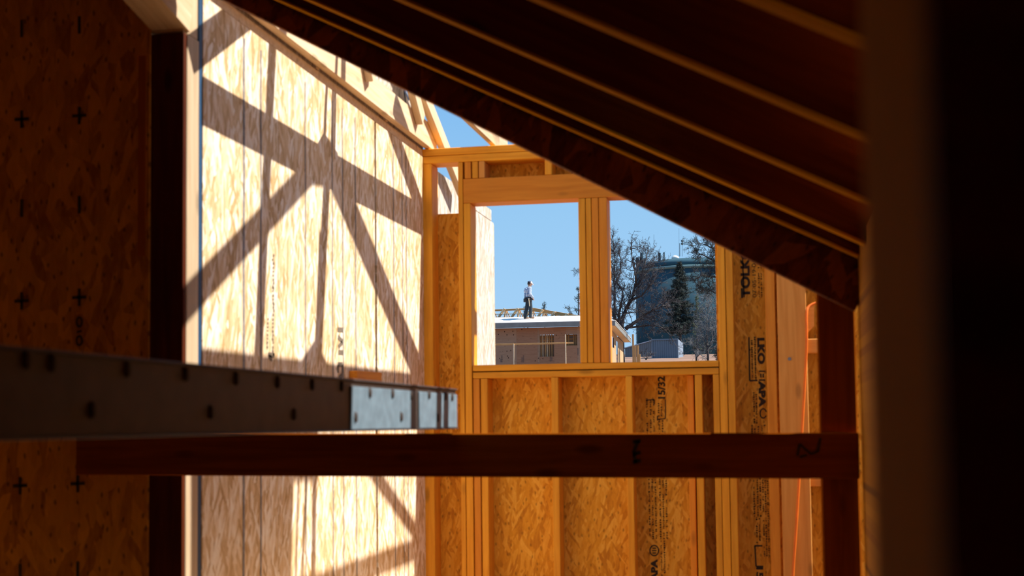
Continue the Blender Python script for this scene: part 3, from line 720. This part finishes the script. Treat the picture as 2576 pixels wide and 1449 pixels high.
# ---- water tank
DT = 190.; Tc = onY(1745, 885, DT); zb = terr(DT)-.1
RT = 142/F*np.dot(Tc-CAM, WW)
TEAL = plain('teal_tank_paint', (.016, .066, .094), .95, noise_amt=.10, scale=.35)
TEALD = plain('dark_tank_steel', (.02, .06, .08), .5)
tk = tag(empty('water_tank', (Tc[0], Tc[1], zb)), 'big round teal water tank behind the trees', 'water tank')
def tz(py): return float(onP(1745, py, Tc-np.array([0, RT, 0]), np.array([0, 1., 0]))[2])-zb
def lathe(prof, seg=64):
    V = []; Fc = []
    for r, z in prof:
        for k in range(seg): a = 2*math.pi*k/seg; V.append((r*math.cos(a), r*math.sin(a), z))
    for i in range(len(prof)-1):
        for k in range(seg): Fc.append((i*seg+k, i*seg+(k+1) % seg, (i+1)*seg+(k+1) % seg, (i+1)*seg+k))
    Fc.append(tuple(range(seg-1, -1, -1))); Fc.append(tuple((len(prof)-1)*seg+k for k in range(seg)))
    me = mesh_of(V, Fc, True)
    for p in me.polygons[-2:]: p.use_smooth = False
    return me
zr = tz(669); zt_ = tz(649)
link('tank_shell', lathe([(RT, -2.0), (RT, zr-.25)]), TEAL, tk)
link('rim_ledge', lathe([(RT, zr-.24), (RT+.28, zr-.12), (RT+.28, zr+.12), (RT-.02, zr+.2)]), plain('tank_ledge', (.10, .19, .20), .6, scale=.5), tk)
link('dome_roof', lathe([(RT-.02, zr+.2), (RT-.06, zt_-.35), (RT-.5, zt_), (RT*.7, zt_+.35), (RT*.3, zt_+.6), (.3, zt_+.65)]), TEAL, tk)
link('roof_vent', lathe([(.52, zt_+.4), (.5, zt_+.68), (.25, zt_+.85), (.06, zt_+.9)], 16), plain('white_vent', (.8, .76, .7), .6), tk).location = (-(38/F*DT), -2.5, .2)
for px, r, t in ((1657.5, .11, 635), (1661, .08, 636), (1670.5, .1, 635)):
    V, Fc = [], []; p = onY(px, 660, DT-RT*.8); q = onY(px, t, DT-RT*.8)
    o_ = np.array([Tc[0], Tc[1], zb]); tube_into(V, Fc, [p-o_, q-o_], [r, r], 8); link('pipe', mesh_of(V, Fc), TEALD, tk)
for px, y0, y1, r in ((1645, 655, 590, .02), (1710, 645, 612, .045), (1716, 645, 603, .03), (1708, 645, 574, .015), (1603, 690, 648, .22), (1615, 680, 636, .22), (1608, 676, 655, .3), (1622, 672, 650, .2)):
    V, Fc = [], []; p = onY(px, y0, DT-1.); q = onY(px, y1, DT-1.); o_ = np.array([Tc[0], Tc[1], zb])
    tube_into(V, Fc, [p-o_, q-o_], [r, r], 6); link('antenna', mesh_of(V, Fc), TEALD, tk)
for py in (606, 613):
    p = onY(1716, py, DT-1.)-np.array([Tc[0], Tc[1], zb]); o = link('antenna_head', lathe([(.12, -.14), (.16, 0), (.12, .14)], 10), TEALD, tk); o.location = p
# ladder on the left side
V, Fc = [], []; o_ = np.array([Tc[0], Tc[1], zb])
for px in (1600.5, 1603.5): tube_into(V, Fc, [onY(px, 890, DT)-o_, onY(px, 760, DT)-o_], [.03, .03], 4)
for py in range(765, 890, 8): tube_into(V, Fc, [onY(1600.5, py, DT)-o_, onY(1603.5, py, DT)-o_], [.02, .02], 4)
link('ladder', mesh_of(V, Fc), TEALD, tk)

# ---- shipping container
def corrugated(w_, h_, pitch, dep):
    V, Fc = [], []; n = int(w_/pitch); xs2 = []
    for k in range(n):
        x = k*pitch; xs2 += [(x, 0), (x+pitch*.35, 0), (x+pitch*.5, dep), (x+pitch*.85, dep)]
    xs2.append((w_, 0))
    for x, y in xs2: V += [(x, y, 0), (x, y, h_)]
    for k in range(len(xs2)-1): Fc.append((2*k, 2*k+2, 2*k+3, 2*k+1))
    return mesh_of(V, Fc)
DC = 118.; c0 = onY(1640, 854, DC); c1 = onY(1704, 851, DC); cz = terr(DC)-.05
CONT = plain('blue_grey_container', (.12, .17, .22), .8, noise_amt=.08, scale=.6)  # the end's shade is put into this colour
ct = tag(empty('shipping_container', (c0[0], DC, cz), math.radians(0)), 'blue-grey corrugated shipping container below the water tank', 'container')
cw = float(c1[0]-c0[0]); chh = float((c0[2]+c1[2])/2-cz)
link('corrugated_end', corrugated(cw, chh-.1, .19, .05), CONT, ct).location = (0, 0, .05)
for nm, lo, hi in (('corner_post', (-.05, -.06, 0), (.05, .06, chh)), ('corner_post', (cw-.05, -.06, 0), (cw+.05, .06, chh)), ('top_rail', (0, -.05, chh-.12), (cw, .05, chh))):
    o = slab(nm, lo, hi, CONT, None); o.parent = ct
cl_ = 6.06*1.0
o = slab('body', (0.02, .07, .05), (cw, cl_, chh-.02), CONT, None); o.parent = ct
sdp = link('corrugated_side', corrugated(cl_, chh-.1, .25, .05), plain('sunlit_container', (.26, .32, .40), .8), ct)  # sunlit side painted paler than the shaded end
sdp.rotation_euler = (0, 0, math.pi/2); sdp.location = (cw+.06, .05, .05)
# ---- grey shed
DS = 150.; s0, s1, s2 = onY(1572, 877, DS), onY(1641, 857, DS), onY(1641, 900, DS); sz = terr(DS)-.1
sh = tag(empty('grey_shed', (s0[0], DS, sz)), 'low grey metal shed with a pale sloping roof beside the container', 'shed')
ww_ = float(s1[0]-s0[0]); h0 = float(s0[2]-sz); h1 = float(s1[2]-sz)
GREYM = plain('grey_metal', (.10, .12, .14), .6, scale=.8)
n = 14; pts = []
for k in range(n):
    xa2 = ww_*k/n; xb2 = ww_*(k+.93)/n; za = h0+(h1-h0)*k/n; zb2 = h0+(h1-h0)*(k+.93)/n
    o = poly_prism('cladding_sheet', [(xa2, 0, 0), (xb2, 0, 0), (xb2, 0, zb2), (xa2, 0, za)], (0, .04, 0), GREYM, None); o.parent = sh
o = poly_prism('body', [(0, .05, 0), (ww_, .05, 0), (ww_, .05, h1-.02), (0, .05, h0-.02)], (0, 5, 0), GREYM, None); o.parent = sh
o = poly_prism('roof', [(-.1, -.12, h0), (ww_+.05, -.12, h1), (ww_+.05, -.12, h1+.10), (-.1, -.12, h0+.10)], (0, 5.3, 0), plain('pale_roof', (.36, .40, .46), .5), None); o.parent = sh
# ---- timber posts
for k, (xa3, xb3, yt, lb) in enumerate(((1590, 1594.5, 841, 'tallest timber post left of the container'), (1595.5, 1600, 870, 'second timber post from the left, near the shed'), (1601, 1606.5, 869, 'wide timber post third from the left'), (1607, 1611, 891, 'shortest timber post nearest the container'))):
    D_ = 100.; a = onY(xa3, yt, D_); b = onY(xb3, yt, D_); z0_ = terr(D_)-.15
    o = board('timber_post', ((a[0]+b[0])/2, D_, z0_), ((a[0]+b[0])/2, D_, a[2]), b[0]-a[0], .1, (1, 0, 0), SITE_B)
    tag(o, lb, 'post', 'timber posts left of the container')

# ------------------------------------------------------------------ trees
BARK = plain('dark_bark', (.050, .042, .042), .9, noise_amt=.4, scale=4)
BARK_L = plain('grey_bark', (.17, .155, .15), .9, noise_amt=.4, scale=4)
TWIG = plain('brown_twigs', (.05, .043, .046), .9, noise_amt=.4, scale=2)
NEEDLE = plain('dark_needles', (.020, .032, .026), .8, noise_amt=.4, scale=1.5)
NEEDLE_G = plain('olive_needles', (.075, .10, .045), .8, noise_amt=.4, scale=1.5)
BUD = plain('pale_twigs', (.12, .13, .14), .9, noise_amt=.3, scale=2)
def rv(r): return Vector((r.uniform(-1, 1), r.uniform(-1, 1), r.uniform(-1, 1)))
def grow(V, Fc, p, d, ln, rad, depth, r, upw, stats, spread=.8, nseg=4, nb=4, sides=3, shrink=.60, rmin=.011):
    pts = [Vector(p)]; d = d.normalized()
    for k in range(nseg):
        d = (d+rv(r)*.22+Vector((0, 0, upw))*.12).normalized(); pts.append(pts[-1]+d*(ln/nseg))
    rads = [max(rmin, rad*(1-.6*k/nseg)) for k in range(nseg+1)]
    tube_into(V, Fc, pts, rads, sides); stats.append(pts[-1])
    if depth <= 0: return
    for k in range(nb):
        t = r.uniform(.25, 1.)*nseg; i = min(int(t), nseg-1); q = pts[i].lerp(pts[i+1], t-i)
        dd_ = (pts[i+1]-pts[i]).normalized()
        nd = (dd_*r.uniform(.5, 1)+rv(r)*spread).normalized()
        grow(V, Fc, q, nd, ln*shrink*r.uniform(.7, 1.2), max(rmin, rad*.5), depth-1, r, upw, stats, spread, max(2, nseg-1), nb, sides, shrink, rmin)
def px_limb(pts, D_, r, jit=.5):
    out = []
    for k, (x, y) in enumerate(pts): out.append(Vector(onY(x, y, D_+(r.uniform(-jit, jit)*min(k, 2) if k else 0))))
    return out
def limb_tree(name, label, D_, trunk, limbs, seed, base_r, twig_mat=TWIG, bark=BARK, twig_len=.9, per_m=3.2, depth=2, upw=.5, group='trees behind the site', foliage=None, nb=4, start=.15, rmin=.011):
    r = random.Random(seed); tb = px_limb(trunk, D_, r, .05)
    zg = terr(D_)-.1
    tb[0].z = zg
    root = tag(empty(name, (tb[0].x, tb[0].y, zg)), label, 'tree', group)
    o_ = Vector((tb[0].x, tb[0].y, zg))
    V, Fc = [], []; tube_into(V, Fc, [p-o_ for p in tb], [base_r*(1-.35*k/len(tb)) for k in range(len(tb))], 8)
    link('trunk', mesh_of(V, Fc, True), bark, root)
    TV, TF = [], []; tips = []
    for pts, r0, r1 in limbs:
        P = px_limb(pts, D_, r); n_ = len(P)
        # smooth a little by subdividing
        Q = []
        for i in range(n_-1):
            for k in range(3): Q.append(P[i].lerp(P[i+1], k/3)+rv(r)*.03*(1 if (i or k) else 0))
        Q.append(P[-1]); m_ = len(Q)
        V, Fc = [], []; tube_into(V, Fc, [q-o_ for q in Q], [r0+(r1-r0)*i/(m_-1) for i in range(m_)], 5)
        link('limb', mesh_of(V, Fc, True), bark, root)
        tot = sum((Q[i+1]-Q[i]).length for i in range(m_-1)); cnt = int(tot*per_m)
        for c in range(cnt):
            t = r.uniform(start, 1)*(m_-1); i = min(int(t), m_-2); q = Q[i].lerp(Q[i+1], t-i); f_ = t/(m_-1)
            dd_ = (Q[i+1]-Q[i]).normalized(); nd = dd_*r.uniform(.3, .9)+rv(r)*.85
            grow(TV, TF, q-o_, nd, twig_len*r.uniform(.5, 1.25)*(1.1-.4*f_), max(rmin, r0*.22), depth, r, upw, tips, nb=nb, rmin=rmin)
    tw = link('twigs', mesh_of(TV, TF), twig_mat, root); tw['kind'] = 'stuff'
    if foliage:
        mat_, n_, ln_, wd_ = foliage; spikes(root, 'foliage', tips, n_, ln_, wd_, mat_, r)
    return root
def spikes(root, name, tips, n_, ln_, wd_, mat_, r):
    V, Fc = [], []
    for t in tips:
        for k in range(n_):
            d = rv(r).normalized(); d.z = abs(d.z)*.6+d.z*.4; b_ = t+rv(r)*ln_*.5; u = d.cross(rv(r)).normalized(); v = d.cross(u)
            l = ln_*r.uniform(.6, 1.3); k0 = len(V)
            V += [tuple(b_+u*wd_), tuple(b_-u*wd_*.5+v*wd_*.87), tuple(b_-u*wd_*.5-v*wd_*.87), tuple(b_+d*l)]
            Fc += [(k0, k0+1, k0+3), (k0+1, k0+2, k0+3), (k0+2, k0, k0+3)]
    o = link(name, mesh_of(V, Fc), mat_, root); o['kind'] = 'stuff'; return o
# big leafless tree by the house corner
limb_tree('bare_tree', 'big leafless tree with spreading dark limbs at the house corner', 82.,
    [(1563, 915), (1562, 880), (1562, 850), (1567, 828)],
    [([(1567, 832), (1556, 812), (1546, 797), (1538, 780), (1533, 755)], .13, .04),
     ([(1564, 825), (1566, 800), (1575, 775), (1588, 755), (1598, 722), (1600, 690), (1592, 655), (1587, 614)], .16, .02),
     ([(1588, 755), (1614, 744), (1637, 717), (1652, 690)], .08, .015),
     ([(1574, 828), (1595, 812), (1622, 792), (1643, 779), (1666, 771), (1686, 760)], .13, .025),
     ([(1650, 774), (1664, 760), (1682, 751)], .05, .02),
     ([(1578, 824), (1611, 821), (1632, 817), (1648, 819), (1668, 826), (1684, 840), (1690, 850)], .07, .015),
     ([(1566, 822), (1556, 795), (1563, 762), (1568, 737), (1561, 721), (1546, 706), (1538, 695)], .10, .02),
     ([(1600, 710), (1612, 690), (1622, 665), (1632, 625)], .05, .015),
     ([(1598, 722), (1620, 695), (1640, 670), (1650, 655)], .05, .012),
     ([(1600, 690), (1612, 655), (1610, 630)], .04, .012)],
    21, .24, twig_len=.95, per_m=7., depth=3, nb=3, rmin=.0065)
limb_tree('bare_tree', 'slender leafless tree just right of the window mullion', 86.,
    [(1545, 915), (1546, 850), (1546, 785)],
    [([(1546, 800), (1546, 726), (1545, 694), (1546, 648), (1541, 594)], .09, .012),
     ([(1546, 720), (1560, 690), (1562, 655), (1556, 635)], .05, .012),
     ([(1546, 740), (1520, 715), (1490, 690), (1462, 678)], .05, .012),
     ([(1546, 690), (1534, 660), (1536, 625)], .04, .012)],
    5, .13, twig_len=.85, per_m=10, depth=3, nb=3, upw=1., rmin=.006)
limb_tree('pine_tree', 'dark ragged pine leaning in at the right window edge', 72.,
    [(1822, 915), (1820, 800), (1816, 700), (1812, 640)],
    [([(1816, 700), (1785, 695), (1765, 692), (1745, 706)], .06, .02),
     ([(1814, 660), (1785, 650), (1765, 640), (1750, 640)], .05, .015),
     ([(1813, 640), (1800, 610), (1785, 590), (1775, 580)], .05, .015),
     ([(1814, 650), (1795, 625), (1765, 612), (1740, 620)], .04, .012),
     ([(1818, 745), (1795, 735), (1778, 725), (1760, 735)], .05, .015),
     ([(1818, 720), (1805, 690), (1800, 660), (1798, 620)], .05, .015),
     ([(1815, 690), (1800, 670), (1790, 650)], .04, .015)],
    9, .2, twig_len=.62, per_m=8.5, depth=2, foliage=(NEEDLE, 3, .13, .010), nb=3, rmin=.008)
limb_tree('bare_shrub', 'pale tangled leafless shrub below the pine at the right window edge', 78.,
    [(1780, 915), (1781, 890), (1779, 860)],
    [([(1779, 870), (1778, 820), (1780, 780), (1776, 745)], .04, .010),
     ([(1780, 880), (1795, 840), (1800, 800), (1804, 770)], .04, .010),
     ([(1780, 880), (1768, 850), (1762, 820)], .03, .010),
     ([(1780, 885), (1800, 870), (1812, 850)], .04, .010),
     ([(1780, 890), (1760, 880), (1745, 870)], .03, .010)],
    13, .08, twig_mat=BUD, twig_len=.85, per_m=11, depth=3, nb=3, rmin=.006)
limb_tree('leafy_shrub', 'olive leafy shrub right of the container', 105.,
    [(1752, 915), (1752, 890)],
    [([(1752, 900), (1742, 870), (1738, 850)], .04, .012), ([(1752, 900), (1756, 865), (1752, 840)], .04, .012), ([(1752, 900), (1768, 880), (1772, 860)], .04, .012), ([(1752, 880), (1760, 840), (1765, 800), (1760, 770)], .03, .012)],
    17, .08, twig_len=.6, per_m=4, depth=1, foliage=(NEEDLE_G, 4, .12, .022))
limb_tree('low_bush', 'small leafless bush in front of the shed', 112.,
    [(1625, 912), (1625, 900)],
    [([(1625, 905), (1618, 893), (1614, 884)], .03, .012), ([(1625, 905), (1628, 890), (1626, 880)], .03, .012), ([(1625, 905), (1634, 893), (1638, 886)], .03, .012)],
    19, .05, twig_len=.45, per_m=8, depth=1)
def conifer(name, label, D_, px, ytop, ybase, yfol, halfw, seed, mat_=NEEDLE, up_=-.15, dens=1., group='trees behind the site', step=.16, nspk=5, lnk=.2, tr=.16):
    r = random.Random(seed); top = Vector(onY(px, ytop, D_)); base = Vector(onY(px+(ybase-ytop)*.012, ybase, D_)); base.z = terr(D_)-.1
    root = tag(empty(name, base), label, 'tree', group)
    V, Fc = [], []; tube_into(V, Fc, [Vector((0, 0, 0)), (top-base)*.5, top-base], [tr, tr*.6, .02], 7); link('trunk', mesh_of(V, Fc), BARK, root)
    zf = float(onY(px, yfol, D_)[2]); z = top.z-.05; V, Fc = [], []; tips = []
    while z > zf:
        f_ = (top.z-z)/(top.z-zf); hw = float(np.interp(f_, *halfw))/F*D_*r.uniform(.65, 1.12)
        c = base.lerp(top, (z-base.z)/(top.z-base.z))-base
        for k in range(int(r.choice((2, 3, 3))*dens+.5)):
            a = r.uniform(0, 6.28); d = Vector((math.cos(a), math.sin(a), up_+r.uniform(-.12, .12))).normalized(); l = hw*r.uniform(.7, 1.1)
            pts = [c, c+d*l*.5+Vector((0, 0, -.06*l)), c+d*l+Vector((0, 0, .05*l+(.3*l if up_ > .3 else 0)))]
            tube_into(V, Fc, pts, [.03, .02, .01], 3)
            for q in range(max(3, int(l/.16))):
                t = r.uniform(.15, 1); tips.append((pts[0].lerp(pts[1], t*2) if t < .5 else pts[1].lerp(pts[2], t*2-1))+rv(r)*.12*(.4+l*.25))
        z -= step*r.uniform(.6, 1.3)
    link('branches', mesh_of(V, Fc), BARK, root)
    spikes(root, 'foliage', tips, nspk, lnk, .022*D_/100, mat_, r)
    return root
conifer('fir_tree', 'tall dark fir in front of the water tank', 126., 1709, 662, 912, 838, ([0, .2, .45, .7, .9, 1], [5, 22, 38, 42, 54, 26]), 31, nspk=9, lnk=.26, dens=2.0)
conifer('fir_tree', 'young fir left of the window mullion', 96., 1455, 728, 812, 806, ([0, .3, 1], [3, 16, 40]), 33, up_=.45, dens=.5, step=.30, lnk=.2, tr=.1, nspk=6)
conifer('fir_tree', 'small fir tip above the hip rafter', 100., 1370, 764, 812, 806, ([0, .3, 1], [2, 8, 14]), 35, up_=.35, dens=.6, step=.25, lnk=.18, tr=.06)
conifer('fir_tree', 'small fir tip behind the worker and trusses', 100., 1318, 772, 812, 808, ([0, .3, 1], [2, 7, 14]), 37, up_=.3, dens=.6, step=.25, lnk=.18, tr=.06)
conifer('fir_tree', 'dark small fir right of the leafless shrub', 92., 1806, 838, 915, 905, ([0, .3, 1], [3, 9, 16]), 39, up_=-.05, dens=1.2, lnk=.2)
conifer('fir_tree', 'olive fir left of the pale shrub below the pine', 132., 1752, 745, 912, 880, ([0, .3, 1], [3, 10, 22]), 41, mat_=NEEDLE_G, dens=.7, lnk=.2)

# ------------------------------------------------------------------ the worker on the roof
def blob(caps, balls=(), voxel=.010, smooth=4):
    """one continuous surface fused from tapered limbs and ellipsoids"""
    bm = bmesh.new()
    def ball(c, r, rot=None):
        q = bmesh.ops.create_icosphere(bm, subdivisions=3, radius=1.)['verts']
        rr = r if isinstance(r, tuple) else (r, r, r)
        for v in q:
            p = Vector((v.co.x*rr[0], v.co.y*rr[1], v.co.z*rr[2]))
            if rot: p.rotate(rot)
            v.co = p+Vector(c)
    for chain in caps:
        for k in range(len(chain)-1):
            (a, ra), (b, rb) = chain[k], chain[k+1]; a = Vector(a); b = Vector(b); d = b-a; n = max(2, int(d.length/(min(ra, rb)*.45)))
            for q in range(n+1):
                t = q/n
                ball(a.lerp(b, t), ra+(rb-ra)*t)
    for bl in balls: ball(*bl)
    me = bpy.data.meshes.new('b'); bm.to_mesh(me); bm.free()
    o = bpy.data.objects.new('b', me); col.objects.link(o)
    md = o.modifiers.new('r', 'REMESH'); md.mode = 'VOXEL'; md.voxel_size = voxel
    if smooth: sm_ = o.modifiers.new('s', 'SMOOTH'); sm_.factor = .5; sm_.iterations = smooth
    dg = bpy.context.evaluated_depsgraph_get(); out = bpy.data.meshes.new_from_object(o.evaluated_get(dg)); bpy.data.objects.remove(o)
    for p in out.polygons: p.use_smooth = True
    return out
from mathutils import Euler
uM = L(1331, 803, .1)
vM = -.47+s_up*.62; zM = ze+sl*(vM+.47)+.022
uM = L(1331, 800, vM)[0]
mw_ = Pc+e1*uM+e2*vM+np.array([0, 0, zM])
SKIN = plain('skin', (.52, .28, .18), .6); JEANS = plain('dark_jeans', (.018, .030, .042), .85, noise_amt=.35, scale=9)
BOOT = plain('tan_boots', (.22, .13, .08), .8); LEATH = plain('dark_leather', (.025, .022, .025), .6); CAPW = plain('white_cloth', (.75, .75, .76), .7); NAVY = plain('navy_cloth', (.03, .045, .09), .8)
m, n_, b_ = newmat('plaid_shirt'); N = n_.nodes
t_ = N.new('ShaderNodeTexCoord'); acc = []
for ax_ in ('X', 'Z'):
    wv = N.new('ShaderNodeTexWave'); wv.bands_direction = ax_; wv.inputs['Scale'].default_value = 6.5; n_.links.new(t_.outputs['Object'], wv.inputs['Vector']); acc.append(wv)
mm = N.new('ShaderNodeMath'); mm.operation = 'ADD'; n_.links.new(acc[0].outputs['Fac'], mm.inputs[0]); n_.links.new(acc[1].outputs['Fac'], mm.inputs[1])
hf = N.new('ShaderNodeMath'); hf.operation = 'MULTIPLY'; hf.inputs[1].default_value = .5; n_.links.new(mm.outputs[0], hf.inputs[0])
rr_ = N.new('ShaderNodeValToRGB'); n_.links.new(hf.outputs[0], rr_.inputs[0])
rr_.color_ramp.elements[0].position = .25; rr_.color_ramp.elements[0].color = (.04, .11, .26, 1); rr_.color_ramp.elements[1].position = .75; rr_.color_ramp.elements[1].color = (.62, .68, .74, 1)
n_.links.new(rr_.outputs[0], b_.inputs['Base Color']); b_.inputs['Roughness'].default_value = .85; PLAID = m
pr = tag(empty('person', mw_, BA+math.radians(26)), 'worker in white cap, plaid shirt and tool belt standing on the roof looking down', 'person')
# body: one continuous surface with head, hands and five fingers each
HT = Euler((0, math.radians(28), 0))
def legpts(s_): return (((0, s_*.09, .90), .10), (((.05 if s_ < 0 else -.07), s_*.105, .50), .066), (((.03 if s_ < 0 else -.16), s_*.112, .10), .045))
def armpts(s_): return (((-.025, s_*.175, 1.415), .062), ((-.045, s_*.245, 1.14), .046), ((.11, s_*.20, .965), .033))
caps = []
for s_ in (-1, 1):
    caps.append(legpts(s_)); ax_x = legpts(s_)[2][0][0]
    caps.append((((ax_x, s_*.112, .05), .04), ((ax_x+.13, s_*.12, .035), .032)))
    caps.append(armpts(s_))
    hx, hy, hz = .15, s_*.185, .925
    caps.append((((.115, s_*.20, .96), .030), ((hx, hy, hz), .034)))
    for k, (dx, dy, dz, ln_) in enumerate(((.045, .026, -.03, 1.0), (.050, .009, -.035, 1.12), (.048, -.009, -.037, 1.05), (.040, -.025, -.036, .85))):
        a = (hx+dx*.5, hy+dy, hz+dz*.5); b = (hx+dx*ln_, hy+dy, hz+dz*1.3*ln_); c = (hx+dx*.95*ln_, hy+dy*.9, hz+dz*2.3*ln_)
        caps.append(((a, .0115), (b, .0105), (c, .0095)))
    caps.append((((hx-.005, hy-s_*.03, hz+.01), .014), ((hx+.03, hy-s_*.055, hz), .012), ((hx+.05, hy-s_*.05, hz-.02), .010)))
caps.append((((-.005, 0, 1.44), .065), ((.035, 0, 1.56), .058)))
balls = [((0, 0, .95), (.115, .15, .11)), ((-.02, 0, 1.12), (.10, .135, .14)), ((-.035, 0, 1.30), (.115, .165, .16)),
         ((.055, 0, 1.655), (.100, .080, .118), HT), ((.095, 0, 1.60), (.06, .055, .065), HT),
         ((.148, 0, 1.615), (.022, .014, .028), HT), ((.128, 0, 1.572), (.016, .026, .012), HT), ((.112, 0, 1.548), (.028, .03, .022), HT),
         ((.045, -.083, 1.645), (.022, .012, .034), HT), ((.045, .083, 1.645), (.022, .012, .034), HT),
         ((.125, -.034, 1.645), (.016, .016, .012)), ((.125, .034, 1.645), (.016, .016, .012))]
link('body', blob(caps, balls, .0085, 3), SKIN, pr)
hr = link('hair', blob([], [((.028, 0, 1.655), (.092, .090, .085), HT)], .012, 2), plain('brown_hair', (.06, .035, .022), .8), pr)
# shirt, jeans, boots
sc_ = []
for s_ in (-1, 1):
    A = armpts(s_); sc_.append(((A[0][0], .088), (A[1][0], .068), ((.085, s_*.21, .992), .052)))
link('shirt', blob(sc_, [((-.005, 0, 1.03), (.145, .185, .10)), ((-.02, 0, 1.14), (.14, .18, .15)), ((-.04, 0, 1.31), (.148, .20, .165)), ((-.012, 0, 1.44), (.085, .15, .06)), ((0, 0, 1.475), (.072, .075, .04))], .012, 4), PLAID, pr).scale = (1.26, 1.12, 1)
jc = [(((0, s_*.095, .87), .118), (legpts(s_)[1][0], .092), ((legpts(s_)[2][0][0], s_*.112, .085), .078)) for s_ in (-1, 1)]
link('jeans', blob(jc, [((0, 0, .93), (.14, .18, .09))], .012, 3), JEANS, pr)
for s_ in (-1, 1):
    ax_x = legpts(s_)[2][0][0]
    link('boot', blob([(((ax_x-.015, s_*.112, .14), .055), ((ax_x-.02, s_*.112, .055), .055), ((ax_x+.10, s_*.118, .052), .052), ((ax_x+.16, s_*.12, .045), .044))], [], .012, 2), BOOT, pr)
# cap
V, Fc = [], []; seg = 16
for i in range(6):
    ph = math.pi/2*i/5
    for k in range(seg): a = 2*math.pi*k/seg; V.append((.128*math.cos(ph)*math.cos(a), .112*math.cos(ph)*math.sin(a), .105*math.sin(ph)))
for i in range(5):
    for k in range(seg): Fc.append((i*seg+k, i*seg+(k+1) % seg, (i+1)*seg+(k+1) % seg, (i+1)*seg+k))
cp = link('cap', mesh_of(V, Fc, True), CAPW, pr); cp.location = (.062, 0, 1.685); cp.rotation_euler = (0, math.radians(24), 0)
for p in cp.data.polygons:
    if p.center.x < -.005: p.material_index = 1
cp.data.materials.append(NAVY)
o = poly_prism('brim', [(.10, -.09, 0), (.16, -.075, -.005), (.205, -.03, -.01), (.205, .03, -.01), (.16, .075, -.005), (.10, .09, 0)], (0, 0, .012), CAPW, None); o.parent = cp
# tool belt
V, Fc = [], []
for k in range(20):
    a = 2*math.pi*k/20
    for rr2, zz in ((.168, .945), (.172, 1.01), (.14, 1.01), (.14, .945)): V.append((rr2*math.cos(a)-.005, rr2*1.2*math.sin(a), zz))
for k in range(20):
    for q in range(4): a = k*4+q; b = k*4+(q+1) % 4; c = ((k+1) % 20)*4+(q+1) % 4; d = ((k+1) % 20)*4+q; Fc.append((a, b, c, d))
tb_ = link('tool_belt', mesh_of(V, Fc), LEATH, pr)
for lo, hi in (((-.27, -.13, .77), (-.13, .02, .95)), ((-.06, -.25, .80), (.07, -.165, .96)), ((.06, -.21, .86), (.15, -.14, .97))):
    o = slab('pouch', lo, hi, LEATH, None, .02); o.parent = tb_
o = slab('tool_handle', (-.235, -.07, .94), (-.21, -.045, 1.05), LEATH, None, .004); o.parent = tb_
hm = tag(empty('hammer', mw_, BA+math.radians(26)), 'hammer with pale handle hanging from the worker tool belt', 'hammer')
o = hboard('handle', (-.10, -.275, .93), (-.06, -.285, .56), .03, .024, (1, 0, 0), SITE, hm)
o = hboard('head', (-.16, -.275, .94), (-.04, -.275, .94), .03, .03, (0, 0, 1), NAIL, hm)
